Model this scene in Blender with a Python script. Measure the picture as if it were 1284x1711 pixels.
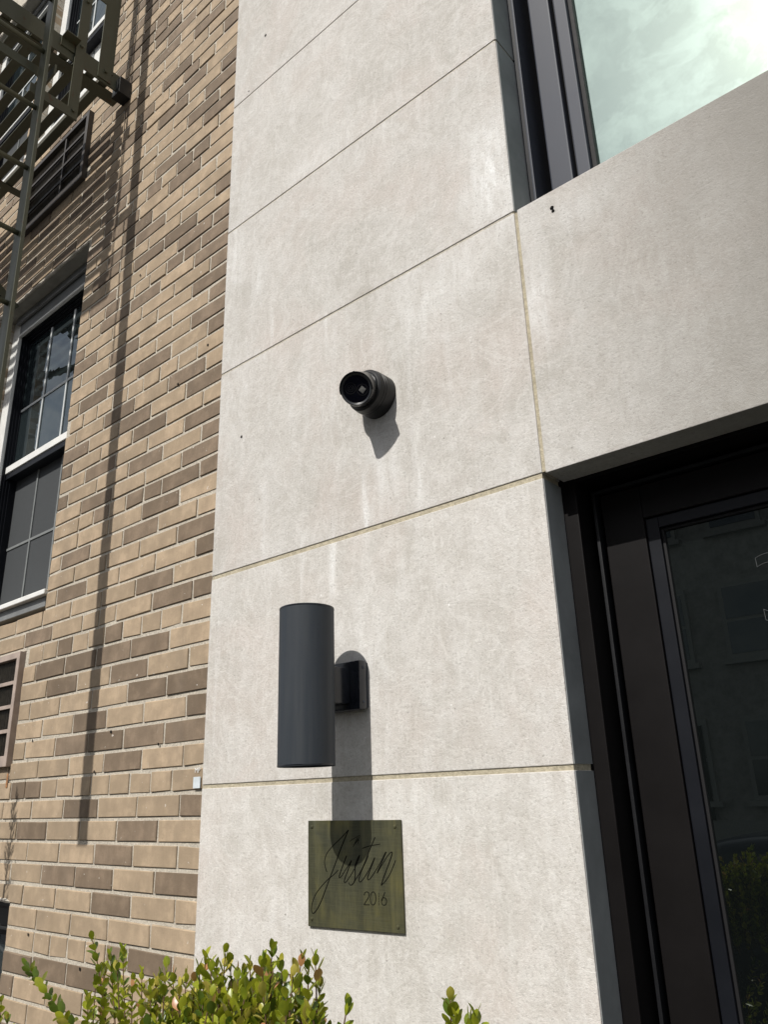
import bpy, bmesh, math, random
from mathutils import Vector, Matrix, Euler

# ------------------------------------------------------------------ camera, world, sun, exposure
SC = bpy.context.scene
COL = SC.collection
for o in list(bpy.data.objects):
    bpy.data.objects.remove(o)

R = ((0.75617798, -0.2457811, -0.60645405),
     (0.65366724, 0.24090029, 0.71741633),
     (-0.03023241, -0.93891358, 0.34282255))      # camera right / down / forward in the columns
CAM = Vector((0.0, -1.372, 1.6))
FPX, CX, CY = 1304.05, 642.0, 855.5
cd = bpy.data.cameras.new('camera')
cam = bpy.data.objects.new('camera', cd)
COL.objects.link(cam)
m = Matrix.Identity(4)
for i in range(3):
    m[i][0] = R[i][0]; m[i][1] = -R[i][1]; m[i][2] = -R[i][2]; m[i][3] = CAM[i]
cam.matrix_world = m
cd.sensor_fit = 'HORIZONTAL'
cd.sensor_width = 36.0
cd.lens = 36.0 * FPX / 1284.0
cd.clip_start = 0.05
cd.clip_end = 500
SC.camera = cam

SUN = Vector((-0.022, -1.0, 1.058)).normalized()     # towards the sun
w = bpy.data.worlds.new('World')
SC.world = w
w.use_nodes = True
nt = w.node_tree
nt.nodes.clear()
n_out = nt.nodes.new('ShaderNodeOutputWorld')
n_bg = nt.nodes.new('ShaderNodeBackground')
n_sky = nt.nodes.new('ShaderNodeTexSky')
n_sky.sky_type = 'NISHITA'
n_sky.sun_disc = False
n_sky.sun_elevation = math.asin(SUN.z)
n_sky.sun_rotation = math.atan2(SUN.x, SUN.y)
n_sky.dust_density = 1.2
n_sky.air_density = 1.0
n_bg.inputs['Strength'].default_value = 0.078
# thin broken cloud over the whole sky
tc = nt.nodes.new('ShaderNodeTexCoord')
mp = nt.nodes.new('ShaderNodeMapping')
mp.inputs['Scale'].default_value = (1.0, 1.0, 1.6)
nz = nt.nodes.new('ShaderNodeTexNoise')
nz.inputs['Scale'].default_value = 19.0
nz.inputs['Detail'].default_value = 9.0
nz.inputs['Roughness'].default_value = 0.62
nz.inputs['Distortion'].default_value = 0.35
rp = nt.nodes.new('ShaderNodeValToRGB')
rp.color_ramp.elements[0].position = 0.42
rp.color_ramp.elements[0].color = (0.58, 0.58, 0.58, 1)
rp.color_ramp.elements[1].position = 0.60
rp.color_ramp.elements[1].color = (0.95, 0.95, 0.95, 1)
hsv = nt.nodes.new('ShaderNodeHueSaturation')
hsv.inputs['Saturation'].default_value = 0.15
hsv.inputs['Value'].default_value = 1.75
mx = nt.nodes.new('ShaderNodeMixRGB')
nt.links.new(tc.outputs['Generated'], mp.inputs['Vector'])
nt.links.new(mp.outputs['Vector'], nz.inputs['Vector'])
nt.links.new(nz.outputs['Fac'], rp.inputs['Fac'])
nt.links.new(rp.outputs['Color'], mx.inputs['Fac'])
nt.links.new(n_sky.outputs['Color'], hsv.inputs['Color'])
nt.links.new(n_sky.outputs['Color'], mx.inputs['Color1'])
# cloud scatters sunlight forward: brighter towards the sun
dt = nt.nodes.new('ShaderNodeVectorMath'); dt.operation = 'DOT_PRODUCT'
nt.links.new(tc.outputs['Generated'], dt.inputs[0]); dt.inputs[1].default_value = SUN
def wmath(op, a, b):
    q = nt.nodes.new('ShaderNodeMath'); q.operation = op
    for i_, v_ in enumerate((a, b)):
        if isinstance(v_, (int, float)): q.inputs[i_].default_value = v_
        else: nt.links.new(v_, q.inputs[i_])
    return q.outputs[0]
cosd = wmath('MAXIMUM', dt.outputs['Value'], 0.0)
glow = wmath('ADD', wmath('MULTIPLY', wmath('POWER', cosd, 60.0), 3.2), wmath('MULTIPLY', wmath('POWER', cosd, 700.0), 45.0))
gc = nt.nodes.new('ShaderNodeVectorMath'); gc.operation = 'SCALE'
gc.inputs[0].default_value = (1.0, 0.86, 0.50)
nt.links.new(glow, gc.inputs['Scale'])
ga = nt.nodes.new('ShaderNodeVectorMath'); ga.operation = 'ADD'
nt.links.new(hsv.outputs['Color'], ga.inputs[0]); nt.links.new(gc.outputs['Vector'], ga.inputs[1])
nt.links.new(ga.outputs['Vector'], mx.inputs['Color2'])
nt.links.new(mx.outputs['Color'], n_bg.inputs['Color'])
nt.links.new(n_bg.outputs['Background'], n_out.inputs['Surface'])

sl = bpy.data.lights.new('sun', 'SUN')
sl.energy = 4.6
sl.angle = math.radians(0.53)
sl.color = (1.0, 0.960, 0.900)
so = bpy.data.objects.new('sun', sl)
COL.objects.link(so)
so.location = (0, -10, 12)
so.rotation_euler = SUN.to_track_quat('Z', 'Y').to_euler()

vs = SC.view_settings
vs.view_transform = 'Standard'
vs.look = 'None'
vs.exposure = 0.07
vs.gamma = 1.0
vs.use_curve_mapping = False
SC.render.engine = 'CYCLES'

RND = random.Random(7)

# ------------------------------------------------------------------ helpers
def at(x, y, Y=0.0):
    """photo pixel -> world point on the plane at depth Y"""
    d = Vector((x - CX, y - CY, FPX))
    r = Vector([sum(R[i][k] * d[k] for k in range(3)) for i in range(3)])
    t = (Y - CAM.y) / r.y
    return CAM + r * t

def proj(p):
    q = Vector(p) - CAM
    c = [sum(R[i][k] * q[i] for i in range(3)) for k in range(3)]
    if c[2] <= 0.01:
        return None
    return CX + c[0] / c[2] * FPX, CY + c[1] / c[2] * FPX, c[2]

def obj(name, bm, mat, parent=None, smooth=False):
    me = bpy.data.meshes.new(name)
    bm.normal_update()
    bm.to_mesh(me)
    bm.free()
    for mt in (mat if isinstance(mat, (list, tuple)) else [mat]):
        me.materials.append(mt)
    if smooth:
        me.polygons.foreach_set('use_smooth', [True] * len(me.polygons))
    o = bpy.data.objects.new(name, me)
    COL.objects.link(o)
    if parent:
        o.parent = parent
    return o

def inst(name, me, parent, loc, scale=None, rot=None):
    o = bpy.data.objects.new(name, me)
    COL.objects.link(o)
    o.parent = parent
    o.location = loc
    if scale: o.scale = scale
    if rot: o.rotation_euler = rot
    return o

def thing(name, label, cat, loc=(0, 0, 0), group=None):
    o = bpy.data.objects.new(name, None)
    COL.objects.link(o)
    o.empty_display_size = 0.05
    o.location = loc
    tag(o, label, cat, group)
    return o

def tag(o, label=None, cat=None, group=None, kind=None):
    if label: o['label'] = label
    if cat: o['category'] = cat
    if group: o['group'] = group
    if kind: o['kind'] = kind
    return o

def box(bm, x0, x1, y0, y1, z0, z1, bev=0.0, mi=0):
    vs_ = [bm.verts.new(p) for p in ((x0, y0, z0), (x1, y0, z0), (x1, y1, z0), (x0, y1, z0),
                                     (x0, y0, z1), (x1, y0, z1), (x1, y1, z1), (x0, y1, z1))]
    fs = []
    for f in ((0, 3, 2, 1), (4, 5, 6, 7), (0, 1, 5, 4), (1, 2, 6, 5), (2, 3, 7, 6), (3, 0, 4, 7)):
        fc = bm.faces.new([vs_[i] for i in f]); fc.material_index = mi; fs.append(fc)
    if bev > 0:
        es = list({e for f in fs for e in f.edges})
        r = bmesh.ops.bevel(bm, geom=es, offset=bev, segments=2, affect='EDGES', profile=0.6)
        for f in r['faces']: f.material_index = mi
    return vs_

def newbox(name, mat, parent, x0, x1, y0, y1, z0, z1, bev=0.0):
    bm = bmesh.new()
    box(bm, x0, x1, y0, y1, z0, z1, bev)
    return obj(name, bm, mat, parent)

def bar(bm, p0, p1, wx, wy, up=Vector((0, 0, 1))):
    """rectangular bar from p0 to p1"""
    p0, p1 = Vector(p0), Vector(p1)
    d = (p1 - p0).normalized()
    if abs(d.dot(up)) > 0.95: up = Vector((0, 1, 0))
    s = d.cross(up).normalized(); u = s.cross(d)
    c = []
    for p in (p0, p1):
        for a, b in ((-1, -1), (1, -1), (1, 1), (-1, 1)):
            c.append(bm.verts.new(p + s * a * wx / 2 + u * b * wy / 2))
    for f in ((3, 2, 1, 0), (4, 5, 6, 7), (0, 1, 5, 4), (1, 2, 6, 5), (2, 3, 7, 6), (3, 0, 4, 7)):
        bm.faces.new([c[i] for i in f])

def tube(bm, pts, rad, n=8, cap=True):
    pts = [Vector(p) for p in pts]
    rads = rad if isinstance(rad, (list, tuple)) else [rad] * len(pts)
    rings = []
    prev = None
    for i, p in enumerate(pts):
        d = (pts[min(i + 1, len(pts) - 1)] - pts[max(i - 1, 0)]).normalized()
        if prev is None:
            a = Vector((0, 0, 1)) if abs(d.z) < 0.9 else Vector((1, 0, 0))
            s = d.cross(a).normalized()
        else:
            s = (prev - d * prev.dot(d)).normalized()
        prev = s
        u = d.cross(s)
        rings.append([bm.verts.new(p + (s * math.cos(t) + u * math.sin(t)) * rads[i])
                      for t in [2 * math.pi * k / n for k in range(n)]])
    for a, b in zip(rings, rings[1:]):
        for k in range(n):
            bm.faces.new((a[k], a[(k + 1) % n], b[(k + 1) % n], b[k]))
    if cap:
        bm.faces.new(rings[0][::-1]); bm.faces.new(rings[-1])

def lathe(bm, prof, origin, axis, n=48, closed=False):
    """prof: (distance along axis, radius)"""
    axis = Vector(axis).normalized(); origin = Vector(origin)
    a = Vector((0, 0, 1)) if abs(axis.z) < 0.9 else Vector((1, 0, 0))
    s = axis.cross(a).normalized(); u = axis.cross(s)
    rings = []
    for h, r in prof:
        c = origin + axis * h
        if r < 1e-6: rings.append([bm.verts.new(c)])
        else: rings.append([bm.verts.new(c + (s * math.cos(t) + u * math.sin(t)) * r)
                            for t in [2 * math.pi * k / n for k in range(n)]])
    prs = list(zip(rings, rings[1:]))
    if closed: prs.append((rings[-1], rings[0]))
    for A, B in prs:
        for k in range(n):
            k2 = (k + 1) % n
            if len(A) == 1 and len(B) == 1: continue
            if len(A) == 1: bm.faces.new((A[0], B[k2], B[k]))
            elif len(B) == 1: bm.faces.new((A[k], A[k2], B[0]))
            else: bm.faces.new((A[k], A[k2], B[k2], B[k]))
    bmesh.ops.recalc_face_normals(bm, faces=bm.faces)

def auto_smooth(o, ang=35):
    me = o.data
    me.polygons.foreach_set('use_smooth', [True] * len(me.polygons))
    bm = bmesh.new(); bm.from_mesh(me)
    for e in bm.edges:
        e.smooth = not (len(e.link_faces) == 2 and e.calc_face_angle(0) > math.radians(ang))
    bm.to_mesh(me); bm.free()

# ------------------------------------------------------------------ materials
class NT:
    def __init__(s, name, rough=0.6, spec=0.5, metal=0.0):
        s.mat = bpy.data.materials.new(name)
        s.mat.use_nodes = True
        s.t = s.mat.node_tree
        s.b = s.t.nodes['Principled BSDF']
        s.b.inputs['Roughness'].default_value = rough
        s.b.inputs['Specular IOR Level'].default_value = spec
        s.b.inputs['Metallic'].default_value = metal
        s._pos = None
    def n(s, typ, **kw):
        nd = s.t.nodes.new('ShaderNode' + typ)
        for k, v in kw.items(): setattr(nd, k, v)
        return nd
    def set(s, sock, v):
        if hasattr(v, 'is_output') or isinstance(v, bpy.types.NodeSocket): s.t.links.new(v, sock)
        elif isinstance(v, (tuple, list)) and len(v) == 3 and sock.type == 'RGBA': sock.default_value = (*v, 1)
        else: sock.default_value = v
    def pos(s):
        if s._pos is None: s._pos = s.n('NewGeometry').outputs['Position']
        return s._pos
    def objco(s): return s.n('TexCoord').outputs['Object']
    def mapping(s, v, scale=(1, 1, 1), loc=(0, 0, 0)):
        m_ = s.n('Mapping'); s.set(m_.inputs['Vector'], v)
        m_.inputs['Scale'].default_value = scale; s.set(m_.inputs['Location'], loc)
        return m_.outputs['Vector']
    def noise(s, v, scale, detail=4, rough=0.55, dist=0.0):
        z = s.n('TexNoise'); s.set(z.inputs['Vector'], v)
        z.inputs['Scale'].default_value = scale; z.inputs['Detail'].default_value = detail
        z.inputs['Roughness'].default_value = rough; z.inputs['Distortion'].default_value = dist
        return z.outputs['Fac']
    def ramp(s, f, *stops):
        r = s.n('ValToRGB'); s.set(r.inputs['Fac'], f)
        e = r.color_ramp.elements
        while len(e) < len(stops): e.new(0.5)
        for el, (p, c) in zip(e, stops):
            el.position = p
            el.color = (c, c, c, 1) if isinstance(c, (int, float)) else (*c, 1)
        return r.outputs['Color']
    def math(s, op, a, b=0.0, clamp=False):
        q = s.n('Math', operation=op, use_clamp=clamp); s.set(q.inputs[0], a); s.set(q.inputs[1], b)
        return q.outputs[0]
    def mix(s, f, a, b, typ='MIX'):
        q = s.n('MixRGB', blend_type=typ); s.set(q.inputs['Fac'], f)
        s.set(q.inputs['Color1'], a); s.set(q.inputs['Color2'], b)
        return q.outputs['Color']
    def col(s, c): s.set(s.b.inputs['Base Color'], c); return s
    def rough(s, c): s.set(s.b.inputs['Roughness'], c); return s
    def bump(s, h, strength=0.3, dist=0.002):
        q = s.n('Bump'); s.set(q.inputs['Height'], h)
        q.inputs['Strength'].default_value = strength; q.inputs['Distance'].default_value = dist
        s.t.links.new(q.outputs['Normal'], s.b.inputs['Normal']); return s

def plain(name, c, rough=0.5, spec=0.5, metal=0.0, var=0.15, scale=30, bump=0.0):
    t = NT(name, rough, spec, metal)
    f = t.noise(t.pos(), scale, 5, 0.6)
    lo = tuple(x * (1 - var) for x in c); hi = tuple(min(1, x * (1 + var)) for x in c)
    t.col(t.ramp(f, (0.3, lo), (0.7, hi)))
    t.rough(t.math('ADD', t.math('MULTIPLY', f, 0.16), rough - 0.08, True))
    if bump: t.bump(t.noise(t.pos(), scale * 8, 4), bump, 0.001)
    return t.mat

def limestone():
    t = NT('limestone', 0.85, 0.25)
    p = t.pos()
    info = t.n('ObjectInfo').outputs['Random']
    big = t.noise(p, 2.1, 6, 0.62, 0.6)
    med = t.noise(t.mapping(p, (1, 1, 0.55), (3, 1, 7)), 9.0, 7, 0.68, 0.9)
    fine = t.noise(p, 160, 5, 0.75)
    grain = t.noise(p, 520, 3, 0.7)
    base = t.ramp(big, (0.30, (0.395, 0.375, 0.340)), (0.50, (0.480, 0.462, 0.432)), (0.70, (0.520, 0.492, 0.462)))
    base = t.mix(t.ramp(med, (0.42, 0.0), (0.66, 0.60)), base, (0.580, 0.568, 0.548))
    base = t.mix(t.ramp(med, (0.30, 0.32), (0.46, 0.0)), base, (0.400, 0.378, 0.343))
    mid = t.noise(t.mapping(p, (1, 1, 0.7), (1, 6, 2)), 38, 6, 0.72, 0.5)
    base = t.mix(t.ramp(mid, (0.34, 0.40), (0.50, 0.0)), base, (0.400, 0.376, 0.345))
    base = t.mix(t.ramp(mid, (0.54, 0.0), (0.70, 0.50)), base, (0.640, 0.630, 0.615))
    # faint pink iron patches
    pk = t.ramp(t.noise(t.mapping(p, (1, 1, 1), (11, 5, 2)), 4.3, 5, 0.6, 0.4), (0.50, 0.0), (0.70, 0.55))
    base = t.mix(pk, base, (0.500, 0.445, 0.408))
    # vertical wash streaks
    st = t.noise(t.mapping(p, (26, 1, 1.1), (0, 0, 4)), 1.0, 4, 0.6, 0.25)
    stm = t.math('MULTIPLY', t.ramp(st, (0.55, 0.0), (0.78, 1.0)), t.ramp(t.noise(t.mapping(p, (1, 1, 1), (2, 8, 1)), 2.2, 3), (0.42, 0.0), (0.66, 0.75)))
    base = t.mix(stm, base, (0.62, 0.61, 0.60))
    # brushed saw marks, almost vertical, slightly leaning
    rotm = t.n('Mapping'); t.set(rotm.inputs['Vector'], p)
    rotm.inputs['Rotation'].default_value = (0, math.radians(-17), 0)
    rotm.inputs['Scale'].default_value = (150, 1, 9)
    br = t.noise(rotm.outputs['Vector'], 1.0, 3, 0.6)
    base = t.mix(t.ramp(br, (0.42, 0.0), (0.75, 0.28)), base, (0.60, 0.585, 0.565))
    # lime bloom at particular places (wall x, z, half width, half height)
    sep = t.n('SeparateXYZ'); t.set(sep.inputs[0], p)
    X, Z = sep.outputs[0], sep.outputs[2]
    blo = None
    for (px, py, sx, sz, k) in ((822, 285, .075, .17, 1.0), (900, 500, .03, .09, 1.0), (612, 850, .014, .09, .9), (700, 785, .010, .10, .8),
                                (556, 940, .013, .10, 1.0), (640, 800, .05, .10, .5), (505, 935, .008, .08, .7), (430, 470, .03, .10, .5), (392, 440, .05, .12, .5),
                                (700, 520, .09, .12, .45), (960, 350, .1, .05, .35), (440, 900, .02, .12, .5), (760, 460, .05, .09, .4), (545, 560, .006, .08, .7),
                                (455, 560, .007, .09, .5), (520, 270, .12, .06, .4), (620, 1100, .08, .15, .35), (680, 1350, .15, .1, .35)):
        c = at(px, py)
        a = t.math('POWER', t.math('DIVIDE', t.math('SUBTRACT', X, c.x), sx), 2.0)
        b = t.math('POWER', t.math('DIVIDE', t.math('SUBTRACT', Z, c.z), sz), 2.0)
        g = t.math('MULTIPLY', t.math('POWER', 2.718, t.math('MULTIPLY', t.math('ADD', a, b), -1.0)), k)
        blo = g if blo is None else t.math('ADD', blo, g)
    bn = t.noise(t.mapping(p, (30, 1, 7), (1, 0, 0)), 1.0, 6, 0.7)
    blm = t.math('MULTIPLY', blo, t.ramp(bn, (0.36, 0.05), (0.60, 1.0)), True)
    base = t.mix(blm, base, (0.76, 0.765, 0.76))
    for zj in (2.2235, 2.9065, 3.4707, 1.6413):
        dz = t.math('SUBTRACT', zj, Z)
        fade = t.math('MULTIPLY', t.math('GREATER_THAN', dz, 0.0), t.math('POWER', 2.718, t.math('MULTIPLY', dz, -6.5)))
        lines = t.ramp(t.noise(t.mapping(p, (42, 1, 0.7), (zj, 0, 0)), 1.0, 4, 0.7), (0.53, 0.0), (0.74, 0.75))
        lines = t.math('MULTIPLY', lines, t.ramp(t.noise(t.mapping(p, (1, 1, .3), (zj * 3, 2, 0)), 4.5, 3, 0.6), (0.44, 0.0), (0.62, 0.9)))
        base = t.mix(t.math('MULTIPLY', fade, lines, True), base, (0.70, 0.695, 0.68))
    # pits and pale flecks
    base = t.mix(t.ramp(fine, (0.33, 0.8), (0.45, 0.0)), base, (0.27, 0.255, 0.235))
    base = t.mix(t.ramp(fine, (0.57, 0.0), (0.70, 0.75)), base, (0.70, 0.69, 0.675))
    sp = t.noise(t.mapping(p, (1, 1, 1), (9, 3, 3)), 75, 2, 0.5)
    base = t.mix(t.ramp(sp, (0.735, 0.0), (0.76, 0.85)), base, (0.74, 0.73, 0.72))
    base = t.mix(t.ramp(sp, (0.245, 0.8), (0.262, 0.0)), base, (0.22, 0.205, 0.19))
    # trowel-like swirls
    sw = t.noise(t.mapping(p, (1, 1, 1), (6, 1, 9)), 7.0, 4, 0.55, 2.6)
    base = t.mix(t.ramp(sw, (0.47, 0.0), (0.52, 0.30), (0.57, 0.0)), base, (0.66, 0.645, 0.62))
    sw2 = t.noise(t.mapping(p, (1, 1, 1), (2, 7, 3)), 5.0, 4, 0.55, 2.2)
    base = t.mix(t.ramp(sw2, (0.48, 0.0), (0.52, 0.20), (0.56, 0.0)), base, (0.40, 0.375, 0.34))
    # short pale scratches
    rs = t.n('Mapping'); t.set(rs.inputs['Vector'], p)
    rs.inputs['Rotation'].default_value = (0, math.radians(38), 0); rs.inputs['Scale'].default_value = (9, 1, 260)
    sc1 = t.ramp(t.noise(rs.outputs['Vector'], 1.0, 1, 0.4), (0.765, 0.0), (0.79, 0.7))
    base = t.mix(sc1, base, (0.68, 0.665, 0.64))
    # slab between the openings, darker towards the right
    dark_right = t.math('MULTIPLY', t.math('MULTIPLY', t.math('ADD', X, 0.70), 1.9, True), t.math('GREATER_THAN', X, -0.715))
    dark_right = t.math('MULTIPLY', dark_right, t.ramp(t.noise(t.mapping(p, (1, 1, 1), (4, 4, 4)), 3.0, 5, 0.6), (0.25, 0.65), (0.75, 1.0)), True)
    base = t.mix(dark_right, base, (0.235, 0.225, 0.205))
    tone = t.n('ObjectInfo').outputs['Color']
    t.col(t.mix(1.0, base, tone, 'MULTIPLY'))
    h = t.math('ADD', t.math('MULTIPLY', fine, 0.55), t.math('MULTIPLY', grain, 0.3))
    h = t.math('ADD', h, t.math('MULTIPLY', med, 0.8))
    t.bump(h, 0.75, 0.004)
    return t.mat

def brick_mat(name, c0, c1, c2):
    t = NT(name, 0.82, 0.3)
    p = t.pos()
    oi = t.n('ObjectInfo').outputs['Random']
    isl = t.n('NewGeometry').outputs['Random Per Island']
    r = t.math('FRACT', t.math('ADD', oi, isl))
    off = t.n('CombineXYZ'); t.set(off.inputs[0], t.math('MULTIPLY', r, 37.0)); t.set(off.inputs[2], t.math('MULTIPLY', r, 91.0))
    base = t.ramp(r, (0.0, c0), (0.5, c1), (1.0, c2))
    wire = t.noise(t.mapping(p, (170, 1, 7), off.outputs[0]), 1.0, 4, 0.6)
    base = t.mix(t.ramp(wire, (0.35, 0.0), (0.75, 0.42)), base, tuple(x * 0.80 for x in c1))
    cl = t.noise(t.mapping(p, (1, 1, 1), off.outputs[0]), 14, 5, 0.65)
    base = t.mix(t.ramp(cl, (0.33, 0.55), (0.60, 0.0)), base, tuple(x * 0.72 for x in c0))
    base = t.mix(t.ramp(cl, (0.52, 0.0), (0.74, 0.42)), base, tuple(min(1, x * 1.22) for x in c2))
    sp = t.noise(p, 230, 3, 0.6)
    base = t.mix(t.ramp(sp, (0.27, 0.6), (0.36, 0.0)), base, tuple(x * 0.5 for x in c1))
    base = t.mix(t.ramp(t.noise(p, 60, 2), (0.74, 0.0), (0.77, 0.7)), base, (0.62, 0.58, 0.52))
    # lime run-off and smears of mortar
    sm = t.noise(t.mapping(p, (60, 1, 12), off.outputs[0]), 1.0, 5, 0.7)
    base = t.mix(t.ramp(sm, (0.63, 0.0), (0.76, 0.40)), base, (0.50, 0.45, 0.37))
    # grime where it has run down the wall
    gr = t.noise(t.mapping(p, (5, 1, 0.9), (0, 4, 0)), 1.0, 5, 0.6)
    base = t.mix(t.ramp(gr, (0.54, 0.0), (0.78, 0.35)), base, (0.15, 0.125, 0.10))
    t.col(base)
    t.bump(t.math('ADD', t.math('MULTIPLY', wire, 0.6), sp), 0.4, 0.0016)
    return t.mat

def mortar_mat(name, c, scale=1.0):
    t = NT(name, 0.95, 0.15)
    p = t.pos()
    a = t.noise(p, 110 * scale, 6, 0.75)
    b = t.noise(p, 7 * scale, 5, 0.6)
    base = t.ramp(a, (0.30, tuple(x * 0.62 for x in c)), (0.55, c), (0.75, tuple(min(1, x * 1.2) for x in c)))
    base = t.mix(t.ramp(b, (0.5, 0.0), (0.75, 0.45)), base, tuple(x * 0.6 for x in c))
    t.col(base)
    t.bump(a, 0.9, 0.004)
    return t.mat

def glass_mat(name, base, tint, refl, wav=0.0, wscale=3.0, wd=0.004, rough=0.0):
    """solid pane: dark body under a reflecting coat; refl = mirror share facing the viewer"""
    t = NT(name, 0.1, 0.0)
    t.col(base)
    gl = t.n('BsdfGlossy'); gl.inputs['Roughness'].default_value = rough; t.set(gl.inputs['Color'], tint)
    lw = t.n('LayerWeight'); lw.inputs['Blend'].default_value = 0.28
    f = t.math('ADD', t.math('MULTIPLY', lw.outputs['Fresnel'], 1.0 - refl), refl, True)
    mxs = t.n('MixShader')
    t.set(mxs.inputs['Fac'], f)
    t.t.links.new(t.b.outputs[0], mxs.inputs[1]); t.t.links.new(gl.outputs[0], mxs.inputs[2])
    t.t.links.new(mxs.outputs[0], t.t.nodes['Material Output'].inputs['Surface'])
    if wav:
        q = t.n('Bump'); q.inputs['Strength'].default_value = wav; q.inputs['Distance'].default_value = wd
        t.set(q.inputs['Height'], t.noise(t.pos(), wscale, 3, 0.5, 0.5))
        t.t.links.new(q.outputs['Normal'], gl.inputs['Normal'])
    return t.mat

M = {}
M['stone'] = limestone()
M['tan_brick'] = brick_mat('tan_brick', (0.320, 0.246, 0.168), (0.375, 0.288, 0.197), (0.430, 0.328, 0.225))
M['brown_brick'] = brick_mat('brown_brick', (0.155, 0.115, 0.079), (0.200, 0.149, 0.104), (0.240, 0.180, 0.127))
M['mortar'] = mortar_mat('brick_mortar', (0.51, 0.468, 0.395))
M['joint'] = mortar_mat('stone_joint_mortar', (0.47, 0.42, 0.315))
M['pale_joint'] = mortar_mat('pale_joint_mortar', (0.50, 0.465, 0.40))
M['lamp'] = plain('lamp_paint', (0.027, 0.0335, 0.042), 0.62, 0.25, 0, 0.18, 14, 0.05)
def coated(name, c, dust, rough, vs_, rust=None):
    t = NT(name, rough, 0.3)
    p = t.pos()
    st_ = t.noise(t.mapping(p, vs_), 1.0, 5, 0.65)
    fn = t.noise(p, 260, 3, 0.6)
    base = t.mix(t.ramp(st_, (0.48, 0.0), (0.74, 0.35)), c, dust)
    base = t.mix(t.ramp(fn, (0.66, 0.0), (0.74, 0.35)), base, dust)
    if rust:
        rn = t.noise(t.mapping(p, (1, 1, .5), (3, 2, 5)), 34, 5, 0.7)
        base = t.mix(t.ramp(rn, (0.60, 0.0), (0.68, 0.8)), base, rust)
    t.col(base)
    t.rough(t.ramp(st_, (0.35, rough - .08), (0.7, min(1, rough + .15))))
    t.bump(t.noise(p, 380, 3), 0.08, 0.0006)
    return t.mat
M['lamp'] = coated('lamp_powder_coat', (0.0265, 0.0325, 0.0405), (0.060, 0.064, 0.068), 0.55, (60, 60, 3))
M['lamp_gloss'] = plain('lamp_bracket_paint', (0.010, 0.012, 0.017), 0.24, 0.5, 0, 0.2, 20)
M['cam_black'] = plain('camera_black', (0.006, 0.0065, 0.0075), 0.28, 0.5, 0, 0.15, 40)
M['cam_satin'] = plain('camera_satin', (0.0075, 0.0075, 0.008), 0.42, 0.35, 0, 0.15, 40)
M['cam_lens'] = plain('camera_lens', (0.002, 0.002, 0.004), 0.06, 0.6, 0, 0.1, 40)
M['led'] = plain('camera_led', (0.14, 0.14, 0.135), 0.35, 0.5, 0, 0.4, 500)
M['door_metal'] = plain('door_bronze', (0.0062, 0.0054, 0.0055), 0.5, 0.14, 0, 0.12, 10)
M['door_black'] = plain('door_black', (0.007, 0.0075, 0.009), 0.45, 0.4, 0, 0.2, 20)
M['win_metal'] = plain('window_grey_metal', (0.046, 0.051, 0.066), 0.5, 0.18, 0, 0.10, 6)
M['win_dark'] = plain('window_dark_metal', (0.006, 0.007, 0.010), 0.45, 0.2, 0, 0.12, 12)
M['rubber'] = plain('gasket', (0.008, 0.008, 0.009), 0.7, 0.3)
M['olive'] = plain('olive_paint', (0.074, 0.076, 0.050), 0.42, 0.5, 0, 0.28, 26, 0.15)
M['olive'] = coated('olive_old_paint', (0.088, 0.090, 0.060), (0.150, 0.150, 0.110), 0.45, (30, 30, 6), (0.105, 0.055, 0.03))
M['white_paint'] = plain('white_frame', (0.68, 0.68, 0.66), 0.45, 0.4, 0, 0.07, 16)
M['grey_frame'] = plain('grey_frame', (0.17, 0.175, 0.175), 0.5, 0.4, 0, 0.15, 16)
M['grey_soffit'] = plain('soffit_paint', (0.26, 0.25, 0.22), 0.75, 0.3, 0, 0.2, 18, 0.2)
M['black_paint'] = plain('black_paint', (0.012, 0.013, 0.013), 0.5, 0.4)
M['ac_frame'] = plain('grille_frame_paint', (0.33, 0.265, 0.225), 0.5, 0.4, 0, 0.18, 20)
M['ac_dark'] = plain('grille_dark_paint', (0.05, 0.043, 0.038), 0.5, 0.4, 0, 0.2, 20)
M['ac_fin'] = plain('grille_fin', (0.075, 0.062, 0.045), 0.4, 0.5, 0.3, 0.35, 60)
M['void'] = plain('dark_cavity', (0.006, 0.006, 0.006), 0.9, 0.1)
M['muntin'] = plain('muntin_white', (0.52, 0.54, 0.54), 0.5, 0.4, 0, 0.06, 20)
M['big_glass'] = glass_mat('coated_glass', (0.03, 0.05, 0.045), (0.80, 0.96, 0.885), 0.43, 0.03, 6.0, 0.01)
M['door_glass'] = glass_mat('door_glass', (0.0035, 0.0045, 0.0045), (0.85, 0.95, 0.93), 0.065, 0.03, 1.5, 0.004)
M['sash_glass'] = glass_mat('sash_glass', (0.016, 0.022, 0.024), (0.85, 0.93, 0.97), 0.10, 0.25, 4.0, 0.006)
M['screen'] = plain('insect_screen', (0.052, 0.056, 0.059), 0.75, 0.2, 0, 0.15, 300)
M['ink'] = plain('engraving_black', (0.010, 0.010, 0.008), 0.9, 0.0)
M['decal'] = plain('decal_grey', (0.055, 0.06, 0.062), 0.6, 0.3)
M['hole'] = M['void']
M['jamb_shade'] = plain('jamb_shade_grey', (0.215, 0.226, 0.228), 0.7, 0.3, 0, 0.2, 8)  # darker than the stone: shade of the recess sides put into the colour
M['faint_muntin'] = plain('screened_muntin', (0.17, 0.18, 0.18), 0.6, 0.3)
M['sticker'] = plain('white_sticker', (0.52, 0.57, 0.60), 0.5, 0.3)
M['asphalt'] = plain('asphalt', (0.05, 0.05, 0.052), 0.9, 0.2, 0, 0.3, 12, 0.4)
M['concrete'] = mortar_mat('pavement_concrete', (0.085, 0.083, 0.08), 0.3)
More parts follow.
